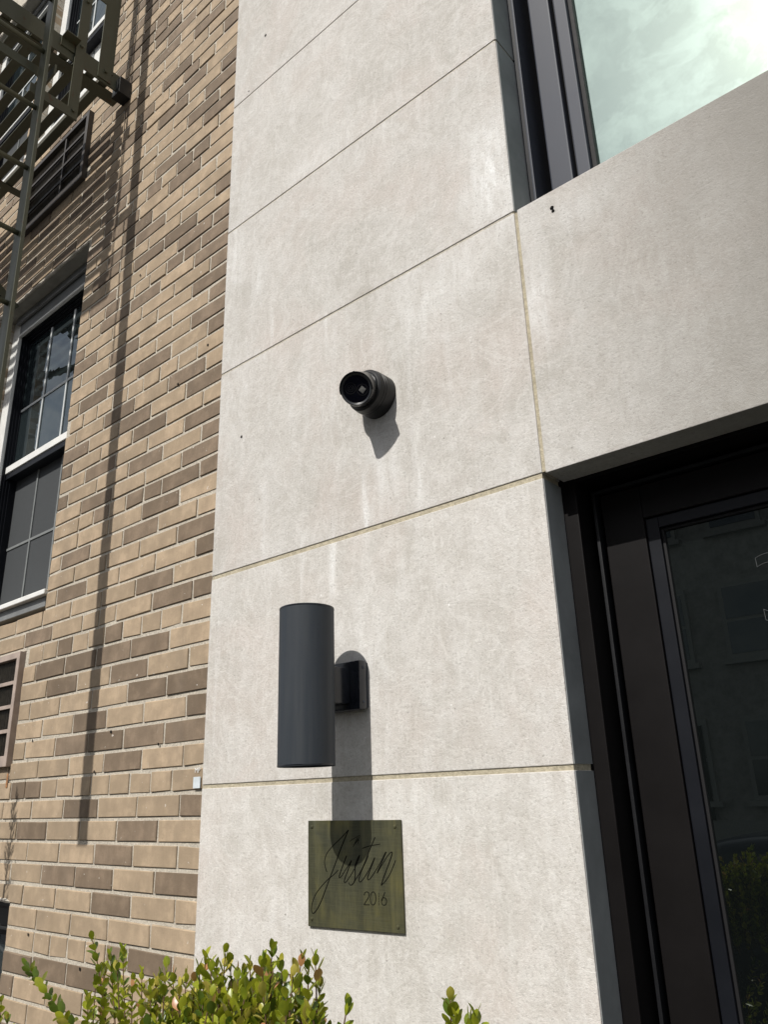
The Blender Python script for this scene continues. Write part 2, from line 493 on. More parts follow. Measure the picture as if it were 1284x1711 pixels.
M['kerb'] = mortar_mat('kerb_stone', (0.26, 0.25, 0.24), 0.4)
M['bark'] = plain('twig_bark', (0.105, 0.062, 0.038), 0.8, 0.2, 0, 0.3, 60)
M['soil'] = plain('soil', (0.04, 0.03, 0.022), 0.95, 0.1, 0, 0.4, 30)
M['far_wall'] = mortar_mat('far_facade', (0.45, 0.43, 0.40), 0.05)
M['far_brick'] = plain('far_brick', (0.16, 0.085, 0.06), 0.85, 0.2, 0, 0.25, 8)
M['far_trim'] = plain('far_trim', (0.42, 0.41, 0.38), 0.7, 0.3)
M['car_paint'] = plain('car_paint', (0.010, 0.013, 0.028), 0.18, 0.6, 0, 0.1, 5)
M['tyre'] = plain('tyre_rubber', (0.02, 0.02, 0.02), 0.85, 0.2)
M['rim'] = plain('rim_alloy', (0.5, 0.5, 0.52), 0.3, 0.5, 0.8)
M['car_light'] = plain('car_light', (0.5, 0.5, 0.5), 0.15, 0.6)
M['far_glass'] = glass_mat('far_glass', (0.01, 0.012, 0.013), (0.9, 0.95, 1.0), 0.08, 0.1, 2.0)

def brass():
    t = NT('aged_brass', 0.5, 0.4, 0.58)
    p = t.pos()
    a = t.noise(t.mapping(p, (22, 1, 3), (5, 0, 0)), 1.0, 6, 0.65, 0.4)
    b = t.noise(t.mapping(p, (12, 1, 420)), 1.0, 4, 0.6)
    c = t.noise(p, 9, 5, 0.6, 0.8)
    base = t.ramp(c, (0.32, (0.165, 0.152, 0.060)), (0.50, (0.122, 0.118, 0.062)), (0.68, (0.078, 0.082, 0.056)))
    base = t.mix(t.ramp(a, (0.38, 0.85), (0.58, 0.0)), base, (0.045, 0.048, 0.032))
    base = t.mix(t.ramp(a, (0.56, 0.0), (0.70, 0.45)), base, (0.155, 0.168, 0.128))
    base = t.mix(t.ramp(b, (0.40, 0.0), (0.72, 0.40)), base, (0.15, 0.145, 0.085))
    t.col(base)
    t.rough(t.ramp(a, (0.3, 0.62), (0.7, 0.46)))
    t.bump(b, 0.25, 0.0006)
    return t.mat
M['brass'] = brass()

def leaf_mat(name, c0, c1):
    t = NT(name, 0.34, 0.5)
    oi = t.n('ObjectInfo').outputs['Random']
    isl = t.n('NewGeometry').outputs['Random Per Island']
    r = t.math('FRACT', t.math('ADD', oi, isl))
    base = t.ramp(r, (0.0, c0), (1.0, c1))
    f = t.noise(t.pos(), 120, 3)
    base = t.mix(t.ramp(f, (0.4, 0.0), (0.8, 0.35)), base, tuple(x * 1.5 for x in c1))
    t.col(base)
    tr = t.n('BsdfTranslucent'); t.set(tr.inputs['Color'], t.mix(0.5, base, (0.30, 0.34, 0.03)))
    mxs = t.n('MixShader'); mxs.inputs[0].default_value = 0.32
    t.t.links.new(t.b.outputs[0], mxs.inputs[1]); t.t.links.new(tr.outputs[0], mxs.inputs[2])
    t.t.links.new(mxs.outputs[0], t.t.nodes['Material Output'].inputs['Surface'])
    return t.mat
M['leaf_green'] = leaf_mat('leaf_green', (0.125, 0.180, 0.010), (0.330, 0.350, 0.025))
M['leaf_dark'] = leaf_mat('leaf_dark', (0.045, 0.092, 0.012), (0.100, 0.155, 0.018))
M['leaf_yellow'] = leaf_mat('leaf_yellow', (0.30, 0.29, 0.03), (0.50, 0.42, 0.09))
M['leaf_orange'] = leaf_mat('leaf_orange', (0.40, 0.17, 0.07), (0.50, 0.27, 0.13))

# ------------------------------------------------------------------ the ground
g = newbox('ground', M['asphalt'], None, -150, 150, -150, 150, -0.60, -0.30); tag(g, kind='structure')
g = newbox('pavement', M['concrete'], None, -40, 40, -3.3, 0.9, -0.28, 0.0); tag(g, kind='structure')
g = newbox('road', M['asphalt'], None, -40, 40, -13.0, -3.45, -0.29, -0.13); tag(g, kind='structure')
g = newbox('kerb', M['kerb'], None, -40, 40, -3.446, -3.304, -0.28, 0.004); tag(g, kind='structure')
g = newbox('pavement', M['concrete'], None, -40, 40, -17.0, -13.16, -0.28, 0.0); tag(g, kind='structure')
g = newbox('kerb', M['kerb'], None, -40, 40, -13.156, -13.004, -0.28, 0.004); tag(g, kind='structure')
g = newbox('planting_bed', M['soil'], None, -4.2, -0.35, -1.05, -0.02, -0.2, 0.05); tag(g, kind='structure')

# ------------------------------------------------------------------ limestone building
SX0, SX1 = -1.838, -0.7225          # stone strip
DX1 = 0.42                          # right side of door and window openings
TH = 0.072                          # slab thickness
DEEP = 0.105
stone = thing('limestone_building', 'pale limestone clad building beside the tan brick house', 'building')
JZ = [(1.6413, .0105), (2.2235, .013), (2.9065, .008), (3.4707, .007), (4.0475, .005), (4.70, .005)]

def slab(x0, x1, z0, z1, y1=TH, y0=0.0, tone=1.0):
    bm = bmesh.new()
    box(bm, x0, x1, y0, y1, z0, z1, 0.0016)
    o_ = obj('stone_panel', bm, M['stone'], stone)
    o_.color = (tone, tone * .998, tone * .994, 1)
    return o_

zs = [0.0]
rows = []
for z, j in JZ:
    rows.append((zs[-1], z - j / 2)); zs.append(z + j / 2)
rows.append((zs[-1], 6.6))
for k, (a, b) in enumerate(rows):
    slab(SX0 + 0.002, SX1, a, b, TH if b < 2.3 else 0.088, tone=(1.10, 1.06, 1.0, 0.985, 1.0, 0.99, 1.0)[k])
for k, (a, b) in enumerate(rows):  # thin grey strips added over the stone returns to paint their shade
    if b < 2.3: newbox('jamb_shade_strip', M['jamb_shade'], stone, SX1 - .0005, SX1 + .0016, .0035, .0750, a + .001, b - .001)
    elif a > 2.8: newbox('jamb_shade_strip', M['jamb_shade'], stone, SX1 - .0005, SX1 + .0016, .0035, .0915, a + .001, b - .001)
# lintel slab between window and door
slab(SX1 + 0.009, 1.30, 2.2265, 2.9065, 0.088, tone=0.97)
# pier right of the openings
for a, b in ((0.0, 2.2200), (2.913, 6.6)):
    slab(DX1, 1.30, a, b, 0.088)
# mortar behind the joints
for z, j in JZ:
    dp = 0.0024 if z < 2.8 else 0.0034
    newbox('mortar_joint', M['joint'], stone, SX0 + 0.004, SX1 - 0.0012, dp, 0.0712, z - j / 2 - 0.003, z + j / 2 + 0.003)
newbox('mortar_joint', M['joint'], stone, SX1 - 0.003, SX1 + 0.012, 0.0028, 0.06, 2.231, 2.9030)
for z, j in JZ[2:]:
    newbox('pointing', M['pale_joint'], stone, SX0 + 0.004, SX1 - 0.004, 0.0020, 0.0033, z - j / 2 - 0.002, z + j / 2 - 0.0015)
# structural backing and dark interior
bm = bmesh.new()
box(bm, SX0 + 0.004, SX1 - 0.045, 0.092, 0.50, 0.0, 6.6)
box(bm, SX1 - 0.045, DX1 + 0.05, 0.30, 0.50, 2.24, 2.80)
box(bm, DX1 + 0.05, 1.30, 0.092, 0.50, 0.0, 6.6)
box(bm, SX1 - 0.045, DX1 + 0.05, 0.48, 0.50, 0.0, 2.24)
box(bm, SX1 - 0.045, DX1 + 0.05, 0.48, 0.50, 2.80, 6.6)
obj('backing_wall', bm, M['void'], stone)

# door frame (fixed), stepped
bm = bmesh.new()
def frame3(bm, x0, x1, zt, wdt, y0, y1, bev=0.002, sill=0.0):
    box(bm, x0, x0 + wdt, y0, y1, sill, zt, bev)
    box(bm, x1 - wdt, x1, y0, y1, sill, zt, bev)
    box(bm, x0 + wdt + .0005, x1 - wdt - .0005, y0 + .001, y1, zt - wdt, zt, bev)
frame3(bm, SX1 - 0.010, DX1 + 0.010, 2.262, 0.0445, 0.0755, 0.30)
obj('door_frame', bm, M['door_metal'], stone)
bm = bmesh.new()
frame3(bm, SX1 + 0.0352, DX1 - 0.0352, 2.2165, 0.0095, 0.170, 0.29, 0.001)
frame3(bm, SX1 + 0.0452, DX1 - 0.0452, 2.2065, 0.007, 0.126, 0.28, 0.001)
obj('door_stop', bm, M['door_black'], stone)
# door leaf
DLX0, DLX1, DZT = -0.663, DX1 - 0.0595, 2.196
door = None
bm = bmesh.new()
box(bm, DLX0, DLX0 + 0.087, 0.138, 0.185, 0.03, DZT, 0.002)
obj_door = obj('door', bm, M['door_metal'], stone)
bm = bmesh.new(); box(bm, DLX1 - 0.087, DLX1, 0.138, 0.185, 0.03, DZT, 0.002); obj('stile', bm, M['door_metal'], obj_door)
bm = bmesh.new(); box(bm, DLX0 + 0.0875, DLX1 - 0.0875, 0.1385, 0.185, DZT - 0.072, DZT, 0.002); obj('top_rail', bm, M['door_metal'], obj_door)
bm = bmesh.new(); box(bm, DLX0 + 0.0875, DLX1 - 0.0875, 0.1385, 0.185, 0.03, 0.28, 0.002); obj('bottom_rail', bm, M['door_metal'], obj_door)
gx0, gx1, gz0, gz1 = DLX0 + 0.088, DLX1 - 0.088, 0.281, DZT - 0.073
bm = bmesh.new()
for (a, b, c, d) in ((gx0, gx0 + .026, gz0, gz1), (gx1 - .026, gx1, gz0, gz1), (gx0 + .0265, gx1 - .0265, gz1 - .024, gz1), (gx0 + .0265, gx1 - .0265, gz0, gz0 + .024)):
    box(bm, a, b, 0.1445, 0.180, c, d, 0.0015)
obj('glazing_bead', bm, M['win_dark'], obj_door)
bm = bmesh.new()
for (a, b, c, d) in ((gx0 + .0265, gx0 + .0325, gz0 + .0245, gz1 - .0245), (gx1 - .0325, gx1 - .0265, gz0 + .0245, gz1 - .0245), (gx0 + .033, gx1 - .033, gz1 - .0305, gz1 - .0245), (gx0 + .033, gx1 - .033, gz0 + .0245, gz0 + .0305)):
    box(bm, a, b, 0.152, 0.180, c, d, 0.0012)
obj('gasket', bm, M['rubber'], obj_door)
bm = bmesh.new(); box(bm, gx0 + .020, gx1 - .020, 0.158, 0.166, gz0 + .018, gz1 - .018)
obj('pane', bm, M['door_glass'], obj_door)
bm = bmesh.new(); tube(bm, [(DLX1 - .05, .138, .85), (DLX1 - .05, .085, .85), (DLX1 - .05, .085, 1.25), (DLX1 - .05, .138, 1.25)], .011, 10)
obj('handle', bm, M['win_metal'], obj_door, True)

def text_obj(name, body, size, loc, rot, mat, parent, outline=0.0, extrude=0.0):
    cu = bpy.data.curves.new(name, 'FONT')
    cu.body = body; cu.size = size
    cu.align_x = 'LEFT'
    if outline:
        cu.fill_mode = 'NONE'; cu.bevel_depth = outline; cu.bevel_resolution = 1
    else:
        cu.extrude = extrude
    to = bpy.data.objects.new(name, cu)
    COL.objects.link(to)
    dg = bpy.context.evaluated_depsgraph_get()
    me = bpy.data.meshes.new_from_object(to.evaluated_get(dg))
    bpy.data.objects.remove(to)
    me.name = name
    me.materials.clear(); me.materials.append(mat)
    o = bpy.data.objects.new(name, me)
    COL.objects.link(o)
    o.location = loc; o.rotation_euler = rot
    o.parent = parent
    return o
# outlined number on the door glass, cut by the picture edge
nd = at(1270, 1022, 0.157)
text_obj('house_number', '3', 0.185, (nd.x - 0.004, 0.1574, nd.z - 0.022), (math.pi / 2, 0, 0), M['decal'], obj_door, outline=0.0005)

# upper window (big coated pane)
WZ0 = 2.80
def vstrip(name, x0, x1, y0, y1, mat, parent, bev=0.0015):
    bm = bmesh.new(); box(bm, x0, x1, y0, y1, WZ0, 6.6, bev); return obj(name, bm, mat, parent)
wf = vstrip('window', SX1 - 0.006, SX1 + 0.014, 0.092, 0.29, M['win_dark'], stone)
vstrip('frame', SX1 + 0.0145, SX1 + 0.021, 0.087, 0.29, M['win_metal'], wf)
vstrip('frame_groove', SX1 + 0.0215, SX1 + 0.052, 0.215, 0.29, M['rubber'], wf)
vstrip('sash', SX1 + 0.0525, SX1 + 0.112, 0.112, 0.28, M['win_metal'], wf, 0.004)
vstrip('sash_groove', SX1 + 0.1125, SX1 + 0.122, 0.140, 0.28, M['rubber'], wf)
vstrip('glazing_bead', SX1 + 0.1225, SX1 + 0.156, 0.118, 0.27, M['win_metal'], wf, 0.003)
vstrip('gasket', SX1 + 0.1565, SX1 + 0.168, 0.134, 0.26, M['rubber'], wf)
vstrip('frame', DX1 - 0.11, DX1, 0.10, 0.29, M['win_metal'], wf)
bm = bmesh.new(); box(bm, SX1 + 0.015, DX1 - 0.112, 0.10, 0.29, WZ0 - .02, WZ0 + .06, 0.002); obj('sill_rail', bm, M['win_metal'], wf)
bm = bmesh.new(); box(bm, SX1 + 0.160, DX1 - 0.100, 0.146, 0.158, WZ0 + .05, 6.55)
obj('pane', bm, M['big_glass'], wf)

# small drilled holes
def dab(bm, c, r, n=7):
    a0 = RND.random() * 6
    ring = [bm.verts.new((c.x + r * (0.75 + 0.5 * RND.random()) * math.cos(a0 + 6.283 * k / n), c.y, c.z + r * (0.9 + 0.5 * RND.random()) * math.sin(a0 + 6.283 * k / n))) for k in range(n)]
    back = bm.verts.new((c.x, c.y + 0.0006, c.z)); frt = bm.verts.new((c.x, c.y - 0.0008, c.z))
    for k in range(n):
        bm.faces.new((ring[k], ring[(k + 1) % n], frt)); bm.faces.new((ring[(k + 1) % n], ring[k], back))
for px, py, r in ((444, 60, .0065), (404, 730, .0045), (923, 348, .0052), (925, 353, .0042), (416, 153, .003), (434, 834, .0018)):
    bm = bmesh.new(); c = at(px, py); c.y = -0.0006; dab(bm, c, r); obj('drill_hole', bm, M['hole'], stone)

# ------------------------------------------------------------------ brick house
YB = 0.006           # brick face
YM = 0.0098          # mortar face
house = thing('brick_house', 'tan and brown brick house with the fire escape', 'building')
CTRL = [(-24, -0.219), (0, 1.365), (6, 1.761), (12, 2.178), (18, 2.576), (23, 2.897), (29, 3.306), (37, 3.826), (40, 4.038), (44, 4.315), (48, 4.597), (62, 5.538), (90, 7.42)]
def zc(k):
    for (a, za), (b, zb) in zip(CTRL, CTRL[1:]):
        if a <= k <= b: return za + (zb - za) * (k - a) / (b - a)
FL = 2.71
OPX0, OPX1 = -3.77, -2.872
OPEN = [(OPX0, OPX1, 2.303 + FL * i, 4.022 + FL * i) for i in (-1, 0, 1)] + [(OPX0 - .93, OPX1 - .93, 2.303 + FL, 4.022 + FL)]
ACX0, ACX1 = -3.640, -2.985
ACZ = [(1.742, 2.170), (1.742 + FL - 0.005, 2.170 + FL)]
OPEN += [(ACX0, ACX1, a, b) for a, b in ACZ]
ROWS = {
 -5: 'lLLLLD', -4: 'LLDDDLl', -3: 'lDdllllLlL', -2: 'LLLLLL', -1: 'lLDLLLL', 0: 'DLDDLLL', 1: 'lLDLLLD', 2: 'LDLLDLL', 3: 'dLLDLLL',
 4: 'qlllllllddlll', 5: 'lLDLLL', 6: 'DDDDLlL', 7: 'dLLDLL', 8: 'DDLLLlL', 9: 'lLDLDL', 10: 'LDDDDlL', 11: 'qllldlldlll', 12: 'dDLllLDL',
 13: 'LDLLLL', 14: 'dLLLDlL', 15: 'DLLLLL', 16: 'lLDLDlL', 17: 'LDLLLl', 18: 'dDddldlLd', 19: 'DLLDLL', 20: 'dLDLLd', 21: 'DLLDLL',
 22: 'lLDLLd', 23: 'DLDLDL', 24: 'lDLDLl', 25: 'qlllllllll', 26: 'dLDLDL', 27: 'DLLDLL', 28: 'dLLDLl', 29: 'DLLLDd', 30: 'dLLLLD',
 31: 'DLDDLL', 32: 'pddllldllll', 33: 'dDLLDL', 34: 'LDDLLD', 35: 'dLLLDL', 36: 'LLDDLL', 37: 'lLLDLL', 38: 'LDLDDL', 39: 'qddldlldll',
 40: 'lLDLDL', 41: 'DLLDLL', 42: 'lDLLDD', 43: 'DLLLLD', 44: 'dLDLLD', 45: 'LDLDLL', 46: 'qldlldlldl', 47: 'dLDLLD'}
FULL, HALF = 0.2128, 0.1085
LEN = {'L': FULL, 'D': FULL, 'l': HALF, 'd': HALF, 'q': 0.152, 'p': 0.168}
bricks = []        # x0, x1, z0, z1, dark
HJ, VJ = 0.0108, 0.0094
for k in range(-24, 80):
    z0, z1 = zc(k) + HJ / 2, zc(k + 1) - HJ / 2
    x = SX0 - 0.003
    seq = list(ROWS.get(k, ''))
    first = True
    hd = (k % 7 == 4)
    while x > -4.75:
        if seq: ch = seq.pop(0)
        else:
            dk = RND.random() < 0.34
            if k in ROWS and hd: ch = 'd' if dk else 'l'
            elif hd: ch = 'd' if dk else 'l'
            elif first and k % 2 == 1: ch = 'd' if dk else 'l'
            else: ch = 'D' if dk else 'L'
        ln = LEN[ch] + RND.uniform(-0.004, 0.004)
        if first and ch in 'LD': ln -= 0.008
        if first and ch in 'ld': ln -= 0.006
        first = False
        segs = [(x - ln + VJ, x)]
        for (a, b, c, d) in OPEN:
            if z1 - 0.02 > c and z0 + 0.02 < d:
                ns = []
                for (s0, s1) in segs:
                    if s1 <= a or s0 >= b: ns.append((s0, s1)); continue
                    if s0 < a: ns.append((s0, a))
                    if s1 > b: ns.append((b, s1))
                segs = ns
        for s0, s1 in segs:
            if s1 - s0 > 0.028: bricks.append((s0, s1, z0, z1, ch in 'Ddp'))
        x -= ln
def brick_verts(rnd, L, H, D=0.10, ch=0.0014):
    """box with a chamfered, slightly uneven front; front at y=0, centre x, z"""
    j = lambda s: rnd.uniform(-s, s)
    o_ = [(-L / 2 + j(.0008), ch, -H / 2 + j(.0008)), (L / 2 + j(.0008), ch, -H / 2 + j(.0008)), (L / 2 + j(.0008), ch, H / 2 + j(.0008)), (-L / 2 + j(.0008), ch, H / 2 + j(.0008))]
    c_k = rnd.randrange(9)
    i_ = [(-L / 2 + ch + j(.0010), j(.0007), -H / 2 + ch + j(.0009)), (L / 2 - ch + j(.0010), j(.0007), -H / 2 + ch + j(.0009)), (L / 2 - ch + j(.0010), j(.0007), H / 2 - ch + j(.0009)), (-L / 2 + ch + j(.0010), j(.0007), H / 2 - ch + j(.0009))]
    b_ = [(-L / 2, D, -H / 2), (L / 2, D, -H / 2), (L / 2, D, H / 2), (-L / 2, D, H / 2)]
    if c_k < 4:      # one knocked corner
        a, b, c = i_[c_k]; i_[c_k] = (a * .975, b + .0006, c * .90)
        a, b, c = o_[c_k]; o_[c_k] = (a * .985, b + .004, c * .94)
    vv = i_ + o_ + b_
    ff = [(0, 1, 2, 3)]
    for k in range(4):
        k2 = (k + 1) % 4
        ff.append((4 + k, 4 + k2, k2, k)); ff.append((8 + k, 8 + k2, 4 + k2, 4 + k))
    return vv, ff
HB = 0.0582
protos = {}
for kind, L in (('F', FULL - VJ), ('H', HALF - VJ)):
    for dk in (0, 1):
        for v in range(5):
            vv, ff = brick_verts(random.Random(len(protos) * 17 + 3), L, HB)
            me = bpy.data.meshes.new('brick'); me.from_pydata(vv, [], ff)
            me.materials.append(M['brown_brick'] if dk else M['tan_brick'])
            protos[(kind, dk, v)] = (me, L)
# rank the bricks by their size in the picture
ranked = []
for i, (x0, x1, z0, z1, dk) in enumerate(bricks):
    p = proj(((x0 + x1) / 2, 0, (z0 + z1) / 2))
    vis = p and -5 < p[0] < 400 and -10 < p[1] < 1715
    ranked.append((-(x1 - x0) * (z1 - z0) / (p[2] ** 2) if vis else 0, i))
ranked.sort()
single = {i for s, i in ranked[:296] if s < 0}
vs_, fs_, mi_ = [], [], []
for i, (x0, x1, z0, z1, dk) in enumerate(bricks):
    L, H = x1 - x0, z1 - z0
    xc_, zc_ = (x0 + x1) / 2, (z0 + z1) / 2
    dy = RND.uniform(-0.0012, 0.0012)
    if i in single:
        me, pl = protos[('F' if L > 0.15 else 'H', int(dk), RND.randrange(5))]
        inst('brick', me, house, (xc_, YB + dy, zc_), (L / pl, 1, H / HB), (RND.uniform(-.006, .006), RND.uniform(-.004, .004), RND.uniform(-.004, .004)))
    else:
        vv, ff = brick_verts(RND, L, H)
        b0 = len(vs_)
        vs_ += [(xc_ + a, YB + dy + b, zc_ + c) for a, b, c in vv]
        fs_ += [tuple(q + b0 for q in f) for f in ff]; mi_ += [int(dk)] * len(ff)
me = bpy.data.meshes.new('brickwork'); me.from_pydata(vs_, [], fs_)
me.materials.append(M['tan_brick']); me.materials.append(M['brown_brick'])
me.polygons.foreach_set('material_index', mi_)
o = bpy.data.objects.new('brickwork', me); COL.objects.link(o); o.parent = house; o['kind'] = 'stuff'

# mortar wall with the openings left free
xs = sorted({-4.75, SX0 + 0.001, OPX0, OPX1, ACX0, ACX1, OPX0 - .93, OPX1 - .93})
zz = sorted({-0.2, 7.3} | {v for q in OPEN for v in q[2:]})
zz = [z for z in zz if -0.2 <= z <= 7.3]
bm = bmesh.new()
E = 0.003
for a, b in zip(xs, xs[1:]):
    run = None
    for c, d in list(zip(zz, zz[1:])) + [(9, 9)]:
        solid = d > c and not any(q[0] < (a + b) / 2 < q[1] and q[2] < (c + d) / 2 < q[3] for q in OPEN)
        if solid: run = (run[0], d) if run else (c, d)
        elif run:
            box(bm, a - (E if a > -4.7 else 0), b + (-E if b in (OPX1, ACX1) and 0 else 0), YM, 0.30, run[0], run[1]); run = None
obj('mortar_wall', bm, M['mortar'], house)
newbox('room_backing', M['void'], house, -4.75, SX0, 0.60, 0.64, -0.2, 7.3)
# caulk line between brick and stone
bm = bmesh.new(); tube(bm, [(SX0 - 0.0005 + RND.uniform(-.0012, .0012), 0.0075, 0.2 + 0.12 * i) for i in range(54)], 0.0038, 6)
obj('caulk', bm, M['pale_joint'], house)
for px, py in ((683/3.669, 1180+155/3.669), (975/3.669, 1180+232/3.669), (580/3.669, 1180+400/3.669), (203/3.669, 1180+210/3.669),
               (178/3.7217, 1420+523/3.7217), (500/3.7217, 1420+740/3.7217), (348, 577), (298, 642), (294, 648), (235, 460)):
    c = at(px, py, YB); c.y = YB - 0.0022; bm = bmesh.new(); dab(bm, c, .0045); obj('drill_hole', bm, M['hole'], house)

# sash windows of the brick house
def sash_window(dz, lower_white=False, dark=False, dx=0.0):
    z0, z1 = 2.352 + dz, 4.022 + dz
    x0, x1 = OPX0 + dx, OPX1 + dx
    fm = M['black_paint'] if dark else M['white_paint']
    bm = bmesh.new()
    box(bm, x0, x0 + .075, .088, .26, z0 + .02, z1, .003); box(bm, x1 - .075, x1, .088, .26, z0 + .02, z1, .003)
    w_ = obj('window', bm, fm, house)
    bm = bmesh.new(); box(bm, x0 + .0755, x1 - .0755, .0885, .26, z1 - .10, z1, .003); obj('head_frame', bm, M['black_paint'] if dark else M['grey_frame'], w_)
    bm = bmesh.new(); box(bm, x0 + .06, x1 - .06, .070, .0875, z1 - .040, z1 - .002, .008); obj('head_trim', bm, M['black_paint'] if dark else M['grey_frame'], w_)
    bm = bmesh.new(); box(bm, x0 + .0755, x1 - .0755, .083, .10, z1 - .112, z1 - .1005, .003); obj('head_edge', bm, fm, w_)
    bm = bmesh.new(); box(bm, x0 + .076, x0 + .083, .084, .115, z0 + .05, z1 - .113, .002); obj('jamb_edge', bm, fm, w_)
    bm = bmesh.new()
    for i in range(4):
        box(bm, x0 + .0835 + i * .006, x0 + .0885 + i * .006, .100 + .012 * i, .25, z0 + .05, z1 - .10)
        box(bm, x1 - .0885 - i * .006, x1 - .0835 - i * .006, .100 + .012 * i, .25, z0 + .05, z1 - .10)
        box(bm, x0 + .108, x1 - .108, .104 + .012 * i, .25, z1 - .118 - i * .008, z1 - .112 - i * .008)
    obj('track', bm, M['win_dark'], w_)
    xm0, xm1 = x0 + .108, x1 - .108
    zm = z0 + 0.80
    bm = bmesh.new(); box(bm, xm0, xm1, .142, .150, zm, z1 - .14); p_ = obj('pane', bm, M['sash_glass'], w_)
    for i in (1, 2):
        xx = xm0 + (xm1 - xm0) * i / 3
        bm = bmesh.new(); box(bm, xx - .006, xx + .006, .137, .1415, zm, z1 - .14, .001); obj('muntin', bm, M['muntin'], w_)
    zh = z0 + 1.135
    bm = bmesh.new(); box(bm, xm0, xm1, .1375, .1412, zh - .006, zh + .006, .001); obj('muntin', bm, M['muntin'], w_)
    bm = bmesh.new(); box(bm, xm0 - .02, xm1 + .02, .112, .17, zm - .012, zm + .022, .002); obj('meeting_rail', bm, fm, w_)
    bm = bmesh.new(); box(bm, xm0 - .02, xm1 + .02, .118, .17, zm - .042, zm - .013, .002); obj('lower_rail', bm, M['win_dark'], w_)
    bm = bmesh.new(); box(bm, xm0, xm1, .168, .176, z0 + .04, zm - .042); obj('pane', bm, M['white_paint'] if lower_white else M['screen'], w_)
    for i in (1, 2):
        xx = xm0 + (xm1 - xm0) * i / 3
        bm = bmesh.new(); box(bm, xx - .006, xx + .006, .163, .1675, z0 + .04, zm - .042, .001); obj('muntin', bm, M['faint_muntin'], w_)
    bm = bmesh.new(); box(bm, xm0, xm1, .1635, .1672, z0 + .40, z0 + .412, .001); obj('muntin', bm, M['faint_muntin'], w_)
    bm = bmesh.new(); box(bm, x0 + .004, x1 - .004, -.004, .26, z0 + .020, z0 + .040, .003); obj('sill', bm, fm, w_)
    bm = bmesh.new(); box(bm, x0 + .03, x1 - .03, .018, .25, z0 - .022, z0 + .0195, .003); obj('sill_apron', bm, M['grey_frame'] if not dark else M['black_paint'], w_)
    bm = bmesh.new(); box(bm, x0 + .002, x1 - .002, .06, .29, z0 - .048, z0 - .0225); obj('sill_bed', bm, M['black_paint'], w_)
    # painted soffit above the opening with a ragged mortar edge
    bm = bmesh.new(); box(bm, x0 + .0015, x1 - .0015, .010, .088, z1 - .0022, z1 + .012); obj('lintel', bm, M['black_paint'] if dark else M['grey_soffit'], w_)
    bm = bmesh.new(); tube(bm, [(x0 + (x1 - x0) * i / 30, .008 + RND.uniform(-.004, .003), z1 + .001 + RND.uniform(-.005, .002)) for i in range(31)], [RND.uniform(.004, .010) for i in range(31)], 6)
    obj('mortar_bead', bm, M['pale_joint'], w_)
    return w_
sash_window(0.0)
sash_window(FL, lower_white=True)
sash_window(FL, dx=-.93)
sash_window(-FL, dark=True)

# through-wall grilles
def ac_grille(z0, z1, label, frame_m, bars, proud, divider=None):
    t = thing('air_conditioner_grille', label, 'vent', ((ACX0 + ACX1) / 2, 0, z0))
    ox, oz = (ACX0 + ACX1) / 2, z0
    hw, H = (ACX1 - ACX0) / 2 - .004, z1 - z0
    f, y0 = 0.024, -proud
    bm = bmesh.new()
    box(bm, -hw, -hw + f, y0, .28, .004, H - .004, .002); box(bm, hw - f, hw, y0, .28, .004, H - .004, .002)
    box(bm, -hw + f + .0005, hw - f - .0005, y0 + .0008, .28, H - .004 - f, H - .004, .002)
    box(bm, -hw + f + .0005, hw - f - .0005, y0 + .0008, .28, .004, .004 + f * 1.6, .002)
    obj('frame', bm, frame_m, t)
    iz0, iz1 = .004 + f * 1.6, H - .004 - f
    for i in range(1, bars):
        z = iz0 + (iz1 - iz0) * i / bars
        bm = bmesh.new(); box(bm, -hw + f, hw - f, y0 + .006, y0 + .014, z - .007, z + .007, .001); obj('bar', bm, frame_m, t)
    bm = bmesh.new()
    x = -hw + f + .004
    while x < hw - f:
        l = RND.uniform(-.0012, .0012)
        box(bm, x + l, x + l + .0014, y0 + .020, y0 + .06, iz0, iz1); x += .0075
    fo = obj('fin_pack', bm, M['ac_fin'], t); fo['kind'] = 'stuff'
    bm = bmesh.new(); box(bm, -hw + f, hw - f, y0 + .065, y0 + .075, iz0, iz1); obj('coil', bm, M['void'], t)
    if divider:
        bm = bmesh.new(); box(bm, divider - .006, divider + .006, y0 + .005, y0 + .016, iz0, iz1, .001); obj('divider', bm, frame_m, t)
    return t
ac_grille(*ACZ[0], 'brown louvred air conditioner grille set low in the bricks under the screened window', M['ac_frame'], 4, .014)
ac_grille(*ACZ[1], 'dark air conditioner grille in the bricks right under the fire escape platform', M['ac_dark'], 4, .018, divider=.09)
bm = bmesh.new(); c = at(13, 1305, YB); box(bm, c.x - .006, c.x + .006, YB - .0035, YB - .0022, c.z - .022, c.z + .026); obj('rust_streak', bm, plain('rust', (.30, .15, .07), .9, .1, 0, .5, 90), house)

